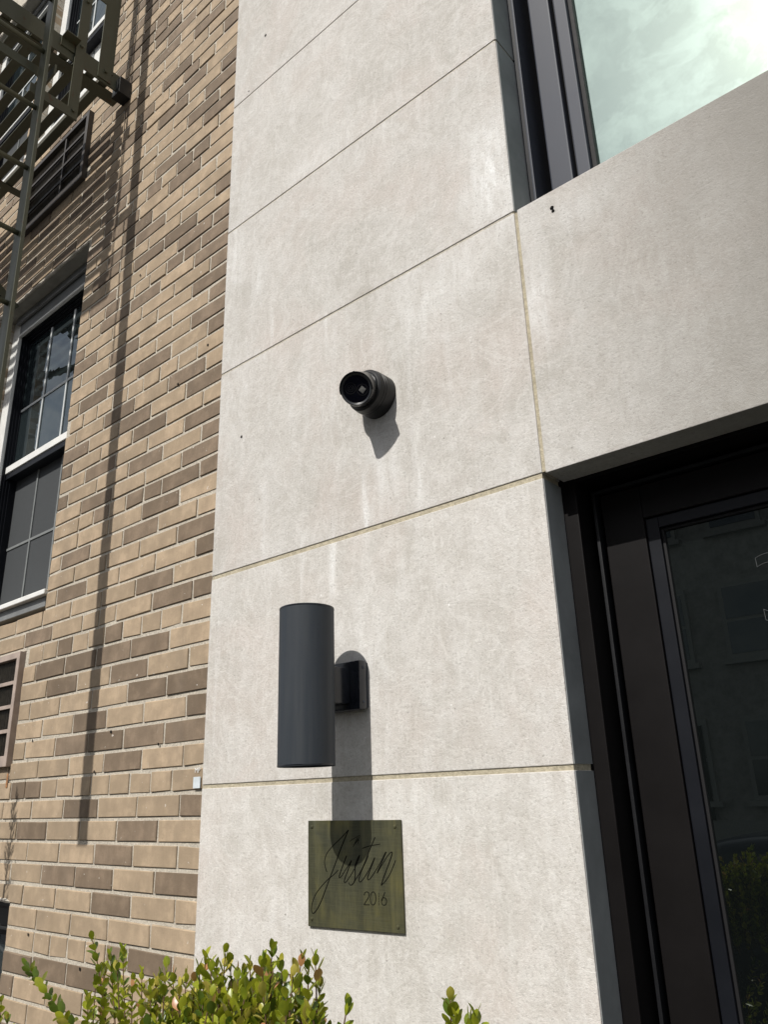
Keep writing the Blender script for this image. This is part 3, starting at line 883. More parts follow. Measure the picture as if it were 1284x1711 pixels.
# ------------------------------------------------------------------ fire escape
PX = -2.668          # right end of the platform
PZ = 4.735
fe = thing('fire_escape', 'olive painted steel fire escape platform with slatted floor above the grille', 'fire escape', (PX, -0.5, PZ))
def fpart(name, bm, mat=None): 
    o_ = obj(name, bm, mat or M['olive'], None)
    o_.parent = fe; o_.matrix_parent_inverse = Matrix.Translation(-fe.location)
    return o_
PL = -4.75
ys = [-0.078 - 0.0635 * i - 0.0317 for i in range(15)]
for y in ys:
    bm = bmesh.new(); box(bm, PL, PX - 0.012, y - .0202, y + .0202, PZ, PZ + .004, .0006); fpart('slat', bm)
YO = ys[-1] - .04
bm = bmesh.new(); box(bm, PX - .006, PX, YO, -.012, PZ - .012, PZ + .088, .001)
fpart('end_plate', bm)
bm = bmesh.new(); box(bm, PX - .095, PX - .030, YO, -.012, PZ - .007, PZ - .001, .001); fpart('cross_bar', bm)
bm = bmesh.new(); box(bm, PX - 1.00, PX - .95, YO, -.0, PZ - .007, PZ - .001, .001); fpart('cross_bar', bm)
bm = bmesh.new(); box(bm, PX - 1.90, PX - 1.85, YO, -.0, PZ - .007, PZ - .001, .001); fpart('cross_bar', bm)
bm = bmesh.new(); box(bm, PL, PX - .007, YO - .008, YO - .001, PZ - .012, PZ + .07, .001); fpart('front_plate', bm)
bm = bmesh.new(); box(bm, PX - .03, PX + .034, -.055, .004, PZ - .038, PZ + .056, .002); fpart('wall_bracket', bm, M['black_paint'])
# corner post at the wall, angle iron
bm = bmesh.new()
box(bm, PX + .0005, PX + .0055, -.150, -.085, PZ + .0, 6.4); box(bm, PX - .040, PX + .0055, -.084, -.079, PZ + .06, 6.4)
fpart('corner_post', bm)
bm = bmesh.new(); tube(bm, [(PX + .0055, -.118, PZ + .05), (PX + .016, -.118, PZ + .05)], .010, 6); fpart('bolt', bm)
# hanger strap that carries the ladder guide below the platform
sx = PX + .009
bm = bmesh.new(); bar(bm, (sx + .003, -.243, 4.40), (sx + .003, -.243, 6.4), .006, .045, Vector((0, 1, 0))); fpart('hanger_strap', bm)
for z in (4.44, 4.82, 5.1):
    bm = bmesh.new(); tube(bm, [(sx + .004, -.243, z), (sx + .016, -.243, z)], .009, 6); fpart('bolt', bm)
bm = bmesh.new(); bar(bm, (sx + .004, -.222, 4.425), (sx + .004, -.43, 4.425), .008, .048); fpart('ladder_guide', bm)
bm = bmesh.new(); bar(bm, (-2.585, -.425, 4.45), (-2.585, -1.1, 4.45), .008, .045); fpart('ladder_guide', bm)
bm = bmesh.new(); bar(bm, (sx - .0, -.40, 4.425), (sx + .16, -.40, 4.425), .008, .05); fpart('ladder_guide', bm)
bm = bmesh.new(); box(bm, PX + .0005, PX + .05, -.33, -.262, PZ + .075, PZ + .081); box(bm, PX + .0005, PX + .0065, -.33, -.262, PZ + .03, PZ + .0745); fpart('clip_angle', bm)
# railing on the platform end and front
for y in (YO + .02,):
    bm = bmesh.new(); box(bm, PX + .0005, PX + .006, y - .02, y + .02, PZ, 5.75); fpart('railing_post', bm)
for z in (5.2, 5.72):
    bm = bmesh.new(); box(bm, PX + .0068, PX + .012, YO, -.151, z - .02, z + .02); fpart('railing_bar', bm)
bm = bmesh.new(); bar(bm, (PX - .9, -.95, PZ - .02), (PX - .9, -.0, PZ - .75), .012, .045); fpart('brace', bm)
bm = bmesh.new(); bar(bm, (PX - 1.86, -.95, PZ - .02), (PX - 1.86, -.0, PZ - .75), .012, .045); fpart('brace', bm)

# drop ladder hung outside the platform end, turned square to the wall
LY0, LY1 = -0.437, -0.837
def lx(z): return -2.532 + 0.030 * (4.7 - z)
lad = thing('drop_ladder', 'olive steel drop ladder hanging beside the fire escape platform', 'ladder', (lx(2.385), -0.62, 2.385))
def lpart(name, bm):
    o_ = obj(name, bm, M['olive'], None, name == 'rung'); o_.parent = lad; o_.matrix_parent_inverse = Matrix.Translation(-lad.location); return o_
for y in (LY0, LY1):
    bm = bmesh.new(); bar(bm, (lx(2.385), y, 2.385), (lx(6.3), y, 6.3), .062, .013, Vector((0, 1, 0))); lpart('rail', bm)
z = 2.60
zr0 = 3.580
zr = zr0 - .3075 * 3
while zr < 6.2:
    bm = bmesh.new(); tube(bm, [(lx(zr), LY0 + .006, zr), (lx(zr), LY1 - .006, zr)], .0098, 10); lpart('rung', bm)
    zr += .3075

# ------------------------------------------------------------------ wall lamp
LX, LYc, LR, LZ0, LZ1 = -1.2855, -0.139, 0.0628, 1.667, 2.014
lamp = thing('wall_lamp', 'dark cylindrical up and down wall lamp above the brass plaque', 'wall lamp', (LX, 0, LZ0))
def rel(o_, root): o_.parent = root; o_.matrix_parent_inverse = Matrix.Translation(-root.location); return o_
bm = bmesh.new()
lathe(bm, [(0, LR), (.0, LR), (LZ1 - LZ0, LR), (LZ1 - LZ0, LR - .003), (.14, LR - .003), (.139, .001), (.05, .001), (.049, LR - .003), (0, LR - .003)], (LX, LYc, LZ0), (0, 0, 1), 96)
o = obj('shade', bm, M['lamp'], None); auto_smooth(o, 40); rel(o, lamp)
bm = bmesh.new(); lathe(bm, [(0, .0001), (0, .045), (.006, .048), (.012, .045), (.012, .0001)], (LX, LYc, LZ0 + .036), (0, 0, 1), 32)
o = obj('lens', bm, M['far_glass'], None); auto_smooth(o); rel(o, lamp)
bm = bmesh.new(); box(bm, LX - .064, LX + .064, -.0335, -.0075, 1.789, 1.9005, .006); o = obj('backplate', bm, M['lamp_gloss'], None); auto_smooth(o, 50); rel(o, lamp)
bm = bmesh.new(); box(bm, LX - .060, LX + .060, -.0070, .001, 1.7925, 1.897, .001); o = obj('wall_gasket', bm, M['lamp'], None); rel(o, lamp)
bm = bmesh.new(); box(bm, LX - .034, LX + .034, LYc + LR - .018, -.0332, 1.803, 1.884, .003); o = obj('neck', bm, M['lamp_gloss'], None); auto_smooth(o, 50); rel(o, lamp)

for zz_ in (LZ0 + .0015, LZ1 - .0035):
    bm = bmesh.new(); lathe(bm, [(0, LR - .0025), (0, LR + .0006), (.002, LR + .0006), (.002, LR - .0025)], (LX, LYc, zz_), (0, 0, 1), 96, closed=True)
    o = obj('end_rim', bm, M['lamp_gloss'], None); auto_smooth(o, 40); rel(o, lamp)
for zz_ in (1.806, 1.884):
    bm = bmesh.new(); lathe(bm, [(0, .0001), (0, .0036), (.0018, .0030), (.0018, .0001)], (LX + .0638, -.020, zz_), (1, 0, 0), 14)
    o = obj('set_screw', bm, M['win_metal'], None); rel(o, lamp)

# ------------------------------------------------------------------ security camera
SCx, SCz = -1.165, 2.572
sc = thing('security_camera', 'black turret security camera fixed to the limestone wall', 'security camera', (SCx, 0, SCz))
bm = bmesh.new()
lathe(bm, [(0, .0001), (0, .058), (.034, .0582), (.0344, .0574), (.0356, .0574), (.036, .0582), (.042, .0578), (.0423, .0571), (.0432, .0571), (.0435, .0576), (.056, .0555), (.060, .051), (.061, .046), (.055, .044), (.050, .0001)], (SCx, 0.0, SCz), (0, -1, 0), 72)
o = obj('base', bm, M['cam_satin'], None); auto_smooth(o, 30); rel(o, sc)
BC = Vector((SCx, -.062, SCz))
AX = Vector((0.36, -0.80, -0.44)).normalized()
bm = bmesh.new()
lathe(bm, [(0.0585, .0465), (.064, .0492), (.0665, .0475), (.0665, .0445), (.058, .044)], (SCx, 0, SCz), (0, -1, 0), 72, closed=True)
o = obj('retaining_ring', bm, M['cam_black'], None); auto_smooth(o, 30); rel(o, sc)
bm = bmesh.new()
RB = .0450
prof = [(-RB, .0001)] + [(RB * math.sin(a), RB * math.cos(a)) for a in [math.radians(-80 + 5 * i) for i in range(20)]]
prof += [(.020, .0430), (.048, .0425), (.058, .0416), (.0610, .0398), (.0607, .0370), (.0588, .0342), (.0565, .0334), (.053, .0001)]
lathe(bm, prof, BC, AX, 72)
o = obj('turret', bm, M['cam_black'], None); auto_smooth(o, 30); rel(o, sc)
# hood lip over the top of the front
side = AX.cross(Vector((0, 0, 1))).normalized(); upv = side.cross(AX).normalized()
bm = bmesh.new()
ring = []
for i in range(25):
    a = math.radians(-100 + 200 * i / 24)
    d = upv * math.cos(a) + side * math.sin(a)
    ext = .0615 + .003 * max(0, math.cos(a * .85))
    ring.append([bm.verts.new(BC + AX * h + d * r) for h, r in ((.042, .0436), (ext, .0430), (ext, .0408), (.042, .0412))])
for A, B in zip(ring, ring[1:]):
    for k in range(4): bm.faces.new((A[k], A[(k + 1) % 4], B[(k + 1) % 4], B[k]))
bm.faces.new(ring[0]); bm.faces.new(ring[-1][::-1])
bmesh.ops.recalc_face_normals(bm, faces=bm.faces)
o = obj('hood', bm, M['cam_black'], None); auto_smooth(o, 30); rel(o, sc)
bm = bmesh.new(); lathe(bm, [(.0540, .0001), (.0540, .0333), (.0572, .0333), (.0572, .0001)], BC, AX, 48); o = obj('face_plate', bm, M['cam_lens'], None); auto_smooth(o); rel(o, sc)
bm = bmesh.new(); lathe(bm, [(.0580, .0400), (.0614, .0394), (.0618, .0384), (.0600, .0352), (.0575, .0345)], BC, AX, 72, closed=True)
o = obj('front_ring', bm, plain('camera_ring_gloss', (0.017, 0.019, 0.022), 0.3, 0.6, 0, 0.1, 40), None); auto_smooth(o, 30); rel(o, sc)
lc = BC + side * .0150 + upv * .004
for r0, r1, mt in ((.0145, .0128, 'cam_satin'), (.0088, .0076, 'cam_satin'), (.0048, .0036, 'cam_satin')):
    bm = bmesh.new(); lathe(bm, [(.0571, r0), (.0580, r0), (.0580, r1), (.0571, r1)], lc, AX, 32, closed=True); o = obj('lens_ring', bm, M[mt], None); rel(o, sc)
dc = BC + side * -.0145 + upv * -.004
bm = bmesh.new(); lathe(bm, [(.0571, .0145), (.0582, .0145), (.0582, .0128), (.0571, .0128)], dc, AX, 32, closed=True); o = obj('lens_ring', bm, M['cam_satin'], None); rel(o, sc)
bm = bmesh.new(); lathe(bm, [(.0571, .0001), (.0571, .0098), (.0580, .0090), (.0586, .0001)], dc, AX, 4); o = obj('infrared_lamp', bm, M['led'], None); rel(o, sc)
sp_ = BC + upv * .0428 + AX * .058
bm = bmesh.new(); lathe(bm, [(0, .0001), (0, .0022), (.0012, .0022), (.0012, .0001)], sp_ + upv * .0004, upv, 12); o = obj('screw', bm, M['cam_satin'], None); rel(o, sc)

# ------------------------------------------------------------------ brass name plaque
PY = -0.0062
plq = thing('name_plaque', 'olive brass plaque engraved Justin 2016 screwed under the wall lamp', 'plaque', (-1.272, 0, 1.336))
bm = bmesh.new()
c4 = [at(515, 1371, PY), at(669, 1369.5, PY), at(676, 1560, PY), at(515, 1547, PY)]
fr = [bm.verts.new((p.x, PY, p.z)) for p in (c4[3], c4[2], c4[1], c4[0])]
bk = [bm.verts.new((p.x, -.0012, p.z)) for p in (c4[3], c4[2], c4[1], c4[0])]
bm.faces.new(fr); bm.faces.new(bk[::-1])
for k in range(4): bm.faces.new((fr[k], bk[k], bk[(k + 1) % 4], fr[(k + 1) % 4]))
bmesh.ops.recalc_face_normals(bm, faces=bm.faces)
bmesh.ops.bevel(bm, geom=list(bm.edges), offset=.0006, segments=1, affect='EDGES')
rel(obj('plate', bm, M['brass'], None), plq)
def catmull(pts, n=7):
    P_ = [pts[0]] + list(pts) + [pts[-1]]
    out = []
    for i in range(1, len(P_) - 2):
        p0, p1, p2, p3 = [Vector(q) for q in P_[i - 1:i + 3]]
        for k in range(n):
            t = k / n
            out.append(0.5 * ((2 * p1) + (p2 - p0) * t + (2 * p0 - 5 * p1 + 4 * p2 - p3) * t * t + (3 * p1 - p0 - 3 * p2 + p3) * t ** 3))
    out.append(Vector(pts[-1])); return out
def stroke(bm, pts, w0, w1=None, smooth=True):
    """pts in plaque photo pixels, drawn as a raised-by-nothing flat cut 0.25 mm proud"""
    pp = catmull([(a, b, 0) for a, b in pts]) if smooth else [Vector((a, b, 0)) for a, b in pts]
    wp = []
    for q in pp:
        c = at(490 + q.x / 5.836, 1340 + q.y / 5.836, PY); wp.append(Vector((c.x, PY - .00025, c.z)))
    L_, R_ = [], []
    for i, q in enumerate(wp):
        d = wp[min(i + 1, len(wp) - 1)] - wp[max(i - 1, 0)]
        d = Vector((d.x, 0, d.z)); d = d.normalized() if d.length > 1e-9 else Vector((1, 0, 0))
        nrm = Vector((-d.z, 0, d.x))
        # broad-nib pen: downstrokes wider
        wd = w0 + ((w1 if w1 else w0) - w0) * abs(d.z) * (1.0 if d.z < 0 else .45)
        L_.append(bm.verts.new(q + nrm * wd)); R_.append(bm.verts.new(q - nrm * wd))
    for i in range(len(wp) - 1):
        f = bm.faces.new((L_[i], L_[i + 1], R_[i + 1], R_[i]))
    return
TW0, TW1 = .0008, .0015
def letters(name, strokes, w0, w1, smooth=True):
    bm = bmesh.new()
    for s in strokes: stroke(bm, s, w0, w1, smooth)
    bmesh.ops.recalc_face_normals(bm, faces=bm.faces)
    r = bmesh.ops.extrude_face_region(bm, geom=list(bm.faces))
    bmesh.ops.translate(bm, verts=[v for v in r['geom'] if isinstance(v, bmesh.types.BMVert)], vec=(0, .0006, 0))
    bmesh.ops.recalc_face_normals(bm, faces=bm.faces)
    return rel(obj(name, bm, M['ink'], None), plq)
letters('engraved_name', [
    [(330, 680), (314, 630), (308, 570), (330, 500), (385, 430), (465, 352), (541, 270)],
    [(541, 270), (505, 355), (455, 480), (410, 605), (365, 722), (322, 838), (278, 955), (236, 1040), (205, 1080), (187, 1078), (180, 1040), (190, 975), (222, 895), (284, 812), (345, 748), (395, 708), (438, 662)],
    [(522, 522), (488, 610), (455, 705), (452, 736), (470, 724), (515, 655), (570, 568)],
    [(570, 568), (540, 650), (504, 750), (502, 782), (522, 772), (570, 700), (618, 610), (650, 516)],
    [(650, 516), (624, 565), (604, 625), (606, 700), (600, 765), (578, 802), (555, 806), (544, 782)],
    [(600, 770), (650, 690), (700, 600), (735, 520)],
    [(800, 342), (755, 445), (705, 575), (660, 690), (642, 750), (655, 778), (690, 742), (745, 650), (797, 540)],
    [(797, 540), (760, 640), (728, 730), (738, 757), (775, 715), (840, 610), (905, 485)],
    [(908, 484), (870, 575), (820, 692)],
    [(820, 692), (868, 610), (925, 520), (962, 486), (962, 520), (925, 625), (880, 745), (860, 812)],
    [(860, 812), (905, 765), (950, 690), (1000, 568)],
    [(675, 450), (755, 425), (850, 408)]], TW0, TW1)
letters('engraved_article', [[(552, 382), (590, 356), (655, 320)], [(632, 340), (610, 385), (586, 436)], [(652, 335), (628, 372), (606, 402), (640, 366), (632, 404)]], .0005, .0007)
el = lambda cx, cy, rx, ry: [(cx + rx * math.sin(t), cy - ry * math.cos(t)) for t in [2 * math.pi * k / 24 for k in range(25)]]
letters('engraved_year', [
    [(694, 908), (702, 882), (722, 874), (740, 890), (738, 922), (715, 962), (692, 1000)], [(692, 1000), (748, 1000)],
    el(781, 938, 27, 64)], .0008, .0011)
letters('engraved_year', [[(836, 884 + 16 * i), (837, 892 + 16 * i)] for i in range(8)] + [[(896, 878), (878, 925), (866, 962)], el(888, 968, 25, 37)], .0008, .0011)
for px, py in ((183, 240), (992, 238), (183, 1138), (1025, 1217)):
    c = at(490 + px / 5.836, 1340 + py / 5.836, PY)
    bm = bmesh.new(); lathe(bm, [(0, .0001), (0, .0040), (.0020, .0034), (.0027, .0001)], (c.x, PY + .0003, c.z), (0, -1, 0), 14)
    o = obj('screw', bm, M['brass'], None); auto_smooth(o); rel(o, plq)
    bm = bmesh.new(); box(bm, c.x - .0022, c.x + .0022, PY - .0021, PY - .0017, c.z - .0004, c.z + .0004); rel(obj('screw_slot', bm, M['ink'], None), plq)
for sx_ in (-1.385, -1.160):
    bm = bmesh.new(); tube(bm, [(sx_, -.0056, 1.45), (sx_, .0008, 1.45)], .006, 10); rel(obj('spacer', bm, M['ink'], None), plq)

# sticker with hand lettering on the brick edge
a_, b_ = at(325.5, 1298, YB), at(336.2, 1316.5, YB)
st = thing('paper_sticker', 'small white sticker under white marker letters at the brick edge', 'sticker', (a_.x, YB, b_.z))
bm = bmesh.new(); box(bm, a_.x, b_.x, YB - .0045, YB - .0032, b_.z, a_.z, .0003); rel(obj('label_sheet', bm, M['sticker'], None), st)
c = at(327, 1291, YB)
t_ = text_obj('marker_letters', 'MP', .019, (c.x, YB - .0034, c.z), (math.pi / 2, 0, 0), M['white_paint'], None, extrude=.0003); rel(t_, st)

# ------------------------------------------------------------------ boxwood shrubs
def leaf_mesh(name, mat, L=0.0192, W=0.0118, cup=0.25, fold=0.3):
    st_ = [(0, 0), (.18, .55), (.42, .95), (.66, 1.0), (.86, .66), (1.0, .12)]
    vv, ff = [], []
    for t, wd in st_:
        y = t * L; zz_ = cup * L * (t * t) * .5
        vv += [(-wd * W / 2, y, zz_ + fold * wd * W * .5), (0, y, zz_), (wd * W / 2, y, zz_ + fold * wd * W * .5)]
    for i in range(len(st_) - 1):
        a = i * 3
        ff += [(a, a + 1, a + 4, a + 3), (a + 1, a + 2, a + 5, a + 4)]
    me = bpy.data.meshes.new(name); me.from_pydata(vv, [], ff); me.materials.append(mat)
    me.polygons.foreach_set('use_smooth', [True] * len(ff))
    return me, vv, ff
LK = ['leaf_green', 'leaf_dark', 'leaf_yellow', 'leaf_orange']
LM = {}
for k in LK:
    LM[k] = [leaf_mesh('leaf', M[k], cup=c_, fold=f_) for c_, f_ in ((.25, .30), (.5, .22), (-.25, .35), (.1, .15))]

def leaf_place(rnd, p, sd, ang, phi, size):
    """matrix of a leaf at p on a stem of direction sd"""
    sd = sd.normalized()
    a = Vector((0, 0, 1)) if abs(sd.z) < .95 else Vector((1, 0, 0))
    s = sd.cross(a).normalized(); u = s.cross(sd)
    out = s * math.cos(phi) + u * math.sin(phi)
    y = (sd * math.cos(ang) + out * math.sin(ang)).normalized()
    nn = (sd * math.sin(ang) - out * math.cos(ang)).normalized()   # upper face towards the stem tip
    nn = (nn + Vector((rnd.uniform(-.35, .35), rnd.uniform(-.35, .35), rnd.uniform(-.35, .35)))).normalized()
    x = y.cross(nn).normalized(); nn = x.cross(y)
    m_ = Matrix(((x.x, y.x, nn.x, p.x), (x.y, y.y, nn.y, p.y), (x.z, y.z, nn.z, p.z), (0, 0, 0, 1)))
    return m_ @ Matrix.Scale(size, 4)

class Shrub:
    def __init__(s, label, base, group=None, seed=1):
        s.r = random.Random(seed)
        s.t = thing('boxwood_shrub', label, 'shrub', base, group)
        s.stems = bmesh.new(); s.leaves = []      # (matrix, kind, variant, priority)
    def sprig(s, tip, root, pri, density=1.0, bend=0.03, tone='mix'):
        r = s.r; tip, root = Vector(tip), Vector(root)
        mid = (tip + root) / 2 + Vector((r.uniform(-bend, bend), r.uniform(-bend, bend), 0))
        L = (tip - root).length
        n = max(4, int(L / .0074 * density))
        pts = [root * (1 - t) ** 2 + mid * 2 * t * (1 - t) + tip * t * t for t in [i / n for i in range(n + 1)]]
        tube(s.stems, pts[::2] + ([pts[-1]] if n % 2 else []), [.0017 - .0011 * i / (len(pts[::2])) for i in range(len(pts[::2]) + (1 if n % 2 else 0))], 5)
        phi = r.random() * 3.14
        for i in range(2, n + 1):
            t = i / n
            d = pts[i] - pts[i - 1]
            phi += math.pi / 2 + r.uniform(-.3, .3)
            top = i >= n - 1
            for q in (0, 1):
                if not top and r.random() < .16: continue
                ang = math.radians(r.uniform(12, 34) if top else r.uniform(32, 68))
                size = (r.uniform(.62, 1.12) if not top else r.uniform(.6, .9)) * (.95 if t > .5 else 1.05)
                x = r.random()
                if tone == 'mix': k = 0 if x < .66 else 1 if x < .86 else 2 if x < .985 else 3
                elif tone == 'yellow': k = 0 if x < .54 else 1 if x < .60 else 2 if x < .965 else 3
                else: k = 0 if x < .50 else 1 if x < .97 else 2
                s.leaves.append((leaf_place(r, pts[i], d, ang, phi + math.pi * q, size), k, r.randrange(4), pri))
    def finish(s, nsingle):
        inv = Matrix.Translation(-s.t.location)
        bmesh.ops.translate(s.stems, verts=s.stems.verts, vec=-s.t.location)
        obj('stems', s.stems, M['bark'], s.t, True)
        vis = []
        for i, (m_, k, v, pri) in enumerate(s.leaves):
            p = proj(m_.translation)
            ok = p and -5 < p[0] < 1290 and p[1] < 1716
            vis.append(((-pri * 10 - 1 / p[2]) if ok else 1, i))
        vis.sort()
        one = {i for sc_, i in vis[:nsingle] if sc_ < 0}
        vv_, ff_, mi_ = [], [], []
        for i, (m_, k, v, pri) in enumerate(s.leaves):
            me, vv, ff = LM[LK[k]][v]
            if i in one:
                o_ = bpy.data.objects.new('leaf', me); COL.objects.link(o_); o_.parent = s.t
                o_.matrix_local = inv @ m_
            else:
                b0 = len(vv_); mm = inv @ m_
                vv_ += [tuple(mm @ Vector(q)) for q in vv]
                ff_ += [tuple(q + b0 for q in f) for f in ff]; mi_ += [k] * len(ff)
        if vv_:
            me = bpy.data.meshes.new('foliage'); me.from_pydata(vv_, [], ff_)
            for k in LK: me.materials.append(M[k])
            me.polygons.foreach_set('material_index', mi_)
            me.polygons.foreach_set('use_smooth', [True] * len(ff_))
            o_ = bpy.data.objects.new('foliage', me); COL.objects.link(o_); o_.parent = s.t; o_['kind'] = 'stuff'

sh = Shrub('leafy boxwood shrub with yellow tipped sprigs below the wall lamp and plaque', (-1.12, -0.62, 0.05), seed=5)
r = sh.r
lead = [(155, 1570, 175, 1735, 0), (205, 1590, 212, 1740, 0), (184, 1597, 196, 1740, 0), (237, 1628, 244, 1760, 0), (278, 1618, 268, 1760, 0),
        (300, 1652, 290, 1770, 2), (325, 1640, 318, 1770, 2), (344, 1602, 338, 1770, 2), (377, 1592, 372, 1770, 0), (362, 1618, 358, 1770, 0), (352, 1612, 372, 1760, 0), (417, 1612, 410, 1770, 0),
        (455, 1588, 452, 1770, 1), (448, 1618, 462, 1770, 0), (504, 1604, 492, 1780, 2), (527, 1602, 528, 1780, 2), (515, 1620, 512, 1770, 0), (476, 1640, 480, 1780, 0), (397, 1625, 398, 1770, 2), (535, 1650, 530, 1790, 2),
        (580, 1684, 577, 1800, 0), (470, 1612, 468, 1780, 1), (490, 1632, 486, 1780, 2), (385, 1612, 386, 1770, 0), (408, 1632, 404, 1780, 0), (333, 1618, 330, 1770, 2), (312, 1632, 306, 1770, 0), (290, 1632, 284, 1770, 0), (270, 1628, 262, 1770, 0), (252, 1650, 250, 1770, 2), (222, 1640, 224, 1760, 0), (196, 1612, 204, 1750, 1), (175, 1622, 184, 1750, 0), (368, 1640, 366, 1770, 2), (440, 1606, 444, 1770, 0), (425, 1655, 420, 1790, 2), (500, 1650, 500, 1790, 2), (160, 1640, 150, 1760, 0), (262, 1640, 262, 1770, 2), (435, 1640, 430, 1780, 2), (147, 1668, 140, 1780, 0)]
for (tx, ty, bx, by, tn) in lead:
    Y = -0.66 + r.uniform(-.05, .05)
    tip = at(tx, ty, Y); root = at(bx, by + 60, Y + r.uniform(-.02, .02))
    sh.sprig(tip, root, 2, 1.0, .012, ('mix', 'green', 'yellow')[tn])
# the long arching sprig on the brick side
P0, P1, P2 = at(45, 1612, -.66), at(88, 1655, -.66), at(128, 1720, -.65)
sh.sprig(P0, P2 + (P2 - P1) * .6, 2, 1.0, .006, 'green')
for i in range(480):
    tx = r.gauss(385, 95)
    if tx < 150 or tx > 560: continue
    env = 1660 + 60 * abs((tx - 400) / 170) ** 2
    ty = env + r.uniform(-5, 95)
    Y = -.62 + r.uniform(-.13, .16)
    tip = at(tx, ty, Y)
    sh.sprig(tip, tip + Vector((r.uniform(-.03, .03), r.uniform(-.03, .03), -r.uniform(.10, .16))), 1, .95, .015, ('mix', 'yellow', 'green')[r.choice((0, 0, 1, 1, 2))])
for i in range(320):
    a = r.random() * 6.283; q = math.sqrt(r.random())
    tip = Vector((-1.12 + .40 * q * math.cos(a), -.60 + .30 * q * math.sin(a), r.uniform(.30, 1.20)))
    sh.sprig(tip, tip + Vector((-.06 * q * math.cos(a), -.06 * q * math.sin(a), -.12)), 0, .8)
for i in range(9):
    a = 6.283 * i / 9
    tube(sh.stems, [(-1.12 + .02 * math.cos(a), -.62 + .02 * math.sin(a), .04), (-1.12 + .16 * math.cos(a), -.62 + .14 * math.sin(a), .55), (-1.12 + .3 * math.cos(a), -.62 + .16 * math.sin(a), 1.15)], [.011, .007, .003], 6)
sh.finish(296)

s2 = Shrub('low boxwood shrub by the door with two short sprigs showing', (-0.50, -0.62, 0.05), seed=8)
for (tx, ty, bx, by) in ((753, 1672, 757, 1850), (795, 1702, 792, 1850), (762, 1700, 760, 1850), (785, 1706, 790, 1850)):
    s2.sprig(at(tx, ty, -.64), at(bx, by, -.64), 2, 1.0, .006)
for i in range(70):
    a = s2.r.random() * 6.283; q = math.sqrt(s2.r.random())
    tip = Vector((-.50 + .22 * q * math.cos(a), -.62 + .22 * q * math.sin(a), s2.r.uniform(.35, .95)))
    s2.sprig(tip, tip + Vector((-.03 * math.cos(a), -.03 * math.sin(a), -.12)), 0, .8)
for i in range(5):
    a = 6.283 * i / 5
    tube(s2.stems, [(-.50, -.62, .04), (-.50 + .08 * math.cos(a), -.62 + .08 * math.sin(a), .55), (-.50 + .14 * math.cos(a), -.62 + .12 * math.sin(a), 1.1)], [.010, .006, .003], 6)
s2.finish(60)
s3 = Shrub('boxwood shrub at the left end of the bed, a single twig tip showing', (-1.95, -0.60, 0.05), seed=11)
for (tx, ty, bx, by) in ((2, 1675, -8, 1850), (12, 1703, 2, 1850), (-10, 1660, -12, 1850)):
    s3.sprig(at(tx, ty, -.60), at(bx, by, -.60), 2, 1.0, .006)
for i in range(60):
    a = s3.r.random() * 6.283; q = math.sqrt(s3.r.random())
    tip = Vector((-1.95 + .24 * q * math.cos(a), -.60 + .22 * q * math.sin(a), s3.r.uniform(.45, 1.10)))
    s3.sprig(tip, tip + Vector((-.03 * math.cos(a), -.03 * math.sin(a), -.12)), 0, .8)
for i in range(5):
    a = 6.283 * i / 5
    tube(s3.stems, [(-1.95, -.60, .04), (-1.95 + .08 * math.cos(a), -.60 + .08 * math.sin(a), .55), (-1.95 + .14 * math.cos(a), -.60 + .12 * math.sin(a), 1.1)], [.010, .006, .003], 6)
s3.finish(40)

# narrow conifer beyond the picture edge; its tip shades the bricks by the grille
cx_, cy_, ct = -2.93, -0.36, 2.03
con = thing('conifer_tree', 'slim conifer by the bricks, seen as the feathery shadow under the grille', 'tree', (cx_, cy_, 0.05))
bm = bmesh.new(); tube(bm, [(0, 0, 0), (0, 0, 1.0), (0, 0, ct - .06)], [.03, .018, .002], 7); obj('trunk', bm, M['bark'], con)
bm = bmesh.new()
rr = random.Random(3)
for i in range(230):
    t = rr.random() ** .8
    z = .15 + (ct - .06 - .15) * t; a = rr.random() * 6.283; L = .02 + .17 * (1 - t)
    d = Vector((math.cos(a), math.sin(a), 1.1)).normalized()
    p = Vector((0, 0, z))
    for k in range(7):
        q = p + d * L * (k + 1) / 7
        for s_ in (-1, 1):
            v = (d + Vector((rr.uniform(-1, 1), rr.uniform(-1, 1), rr.uniform(-.2, .8))) * .8).normalized() * .022
            sd = v.cross(Vector((rr.uniform(-1, 1), rr.uniform(-1, 1), .3))).normalized() * .0016
            bm.faces.new([bm.verts.new(q - sd), bm.verts.new(q + sd), bm.verts.new(q + v)])
o = obj('crown', bm, M['leaf_dark'], con); o['kind'] = 'stuff'

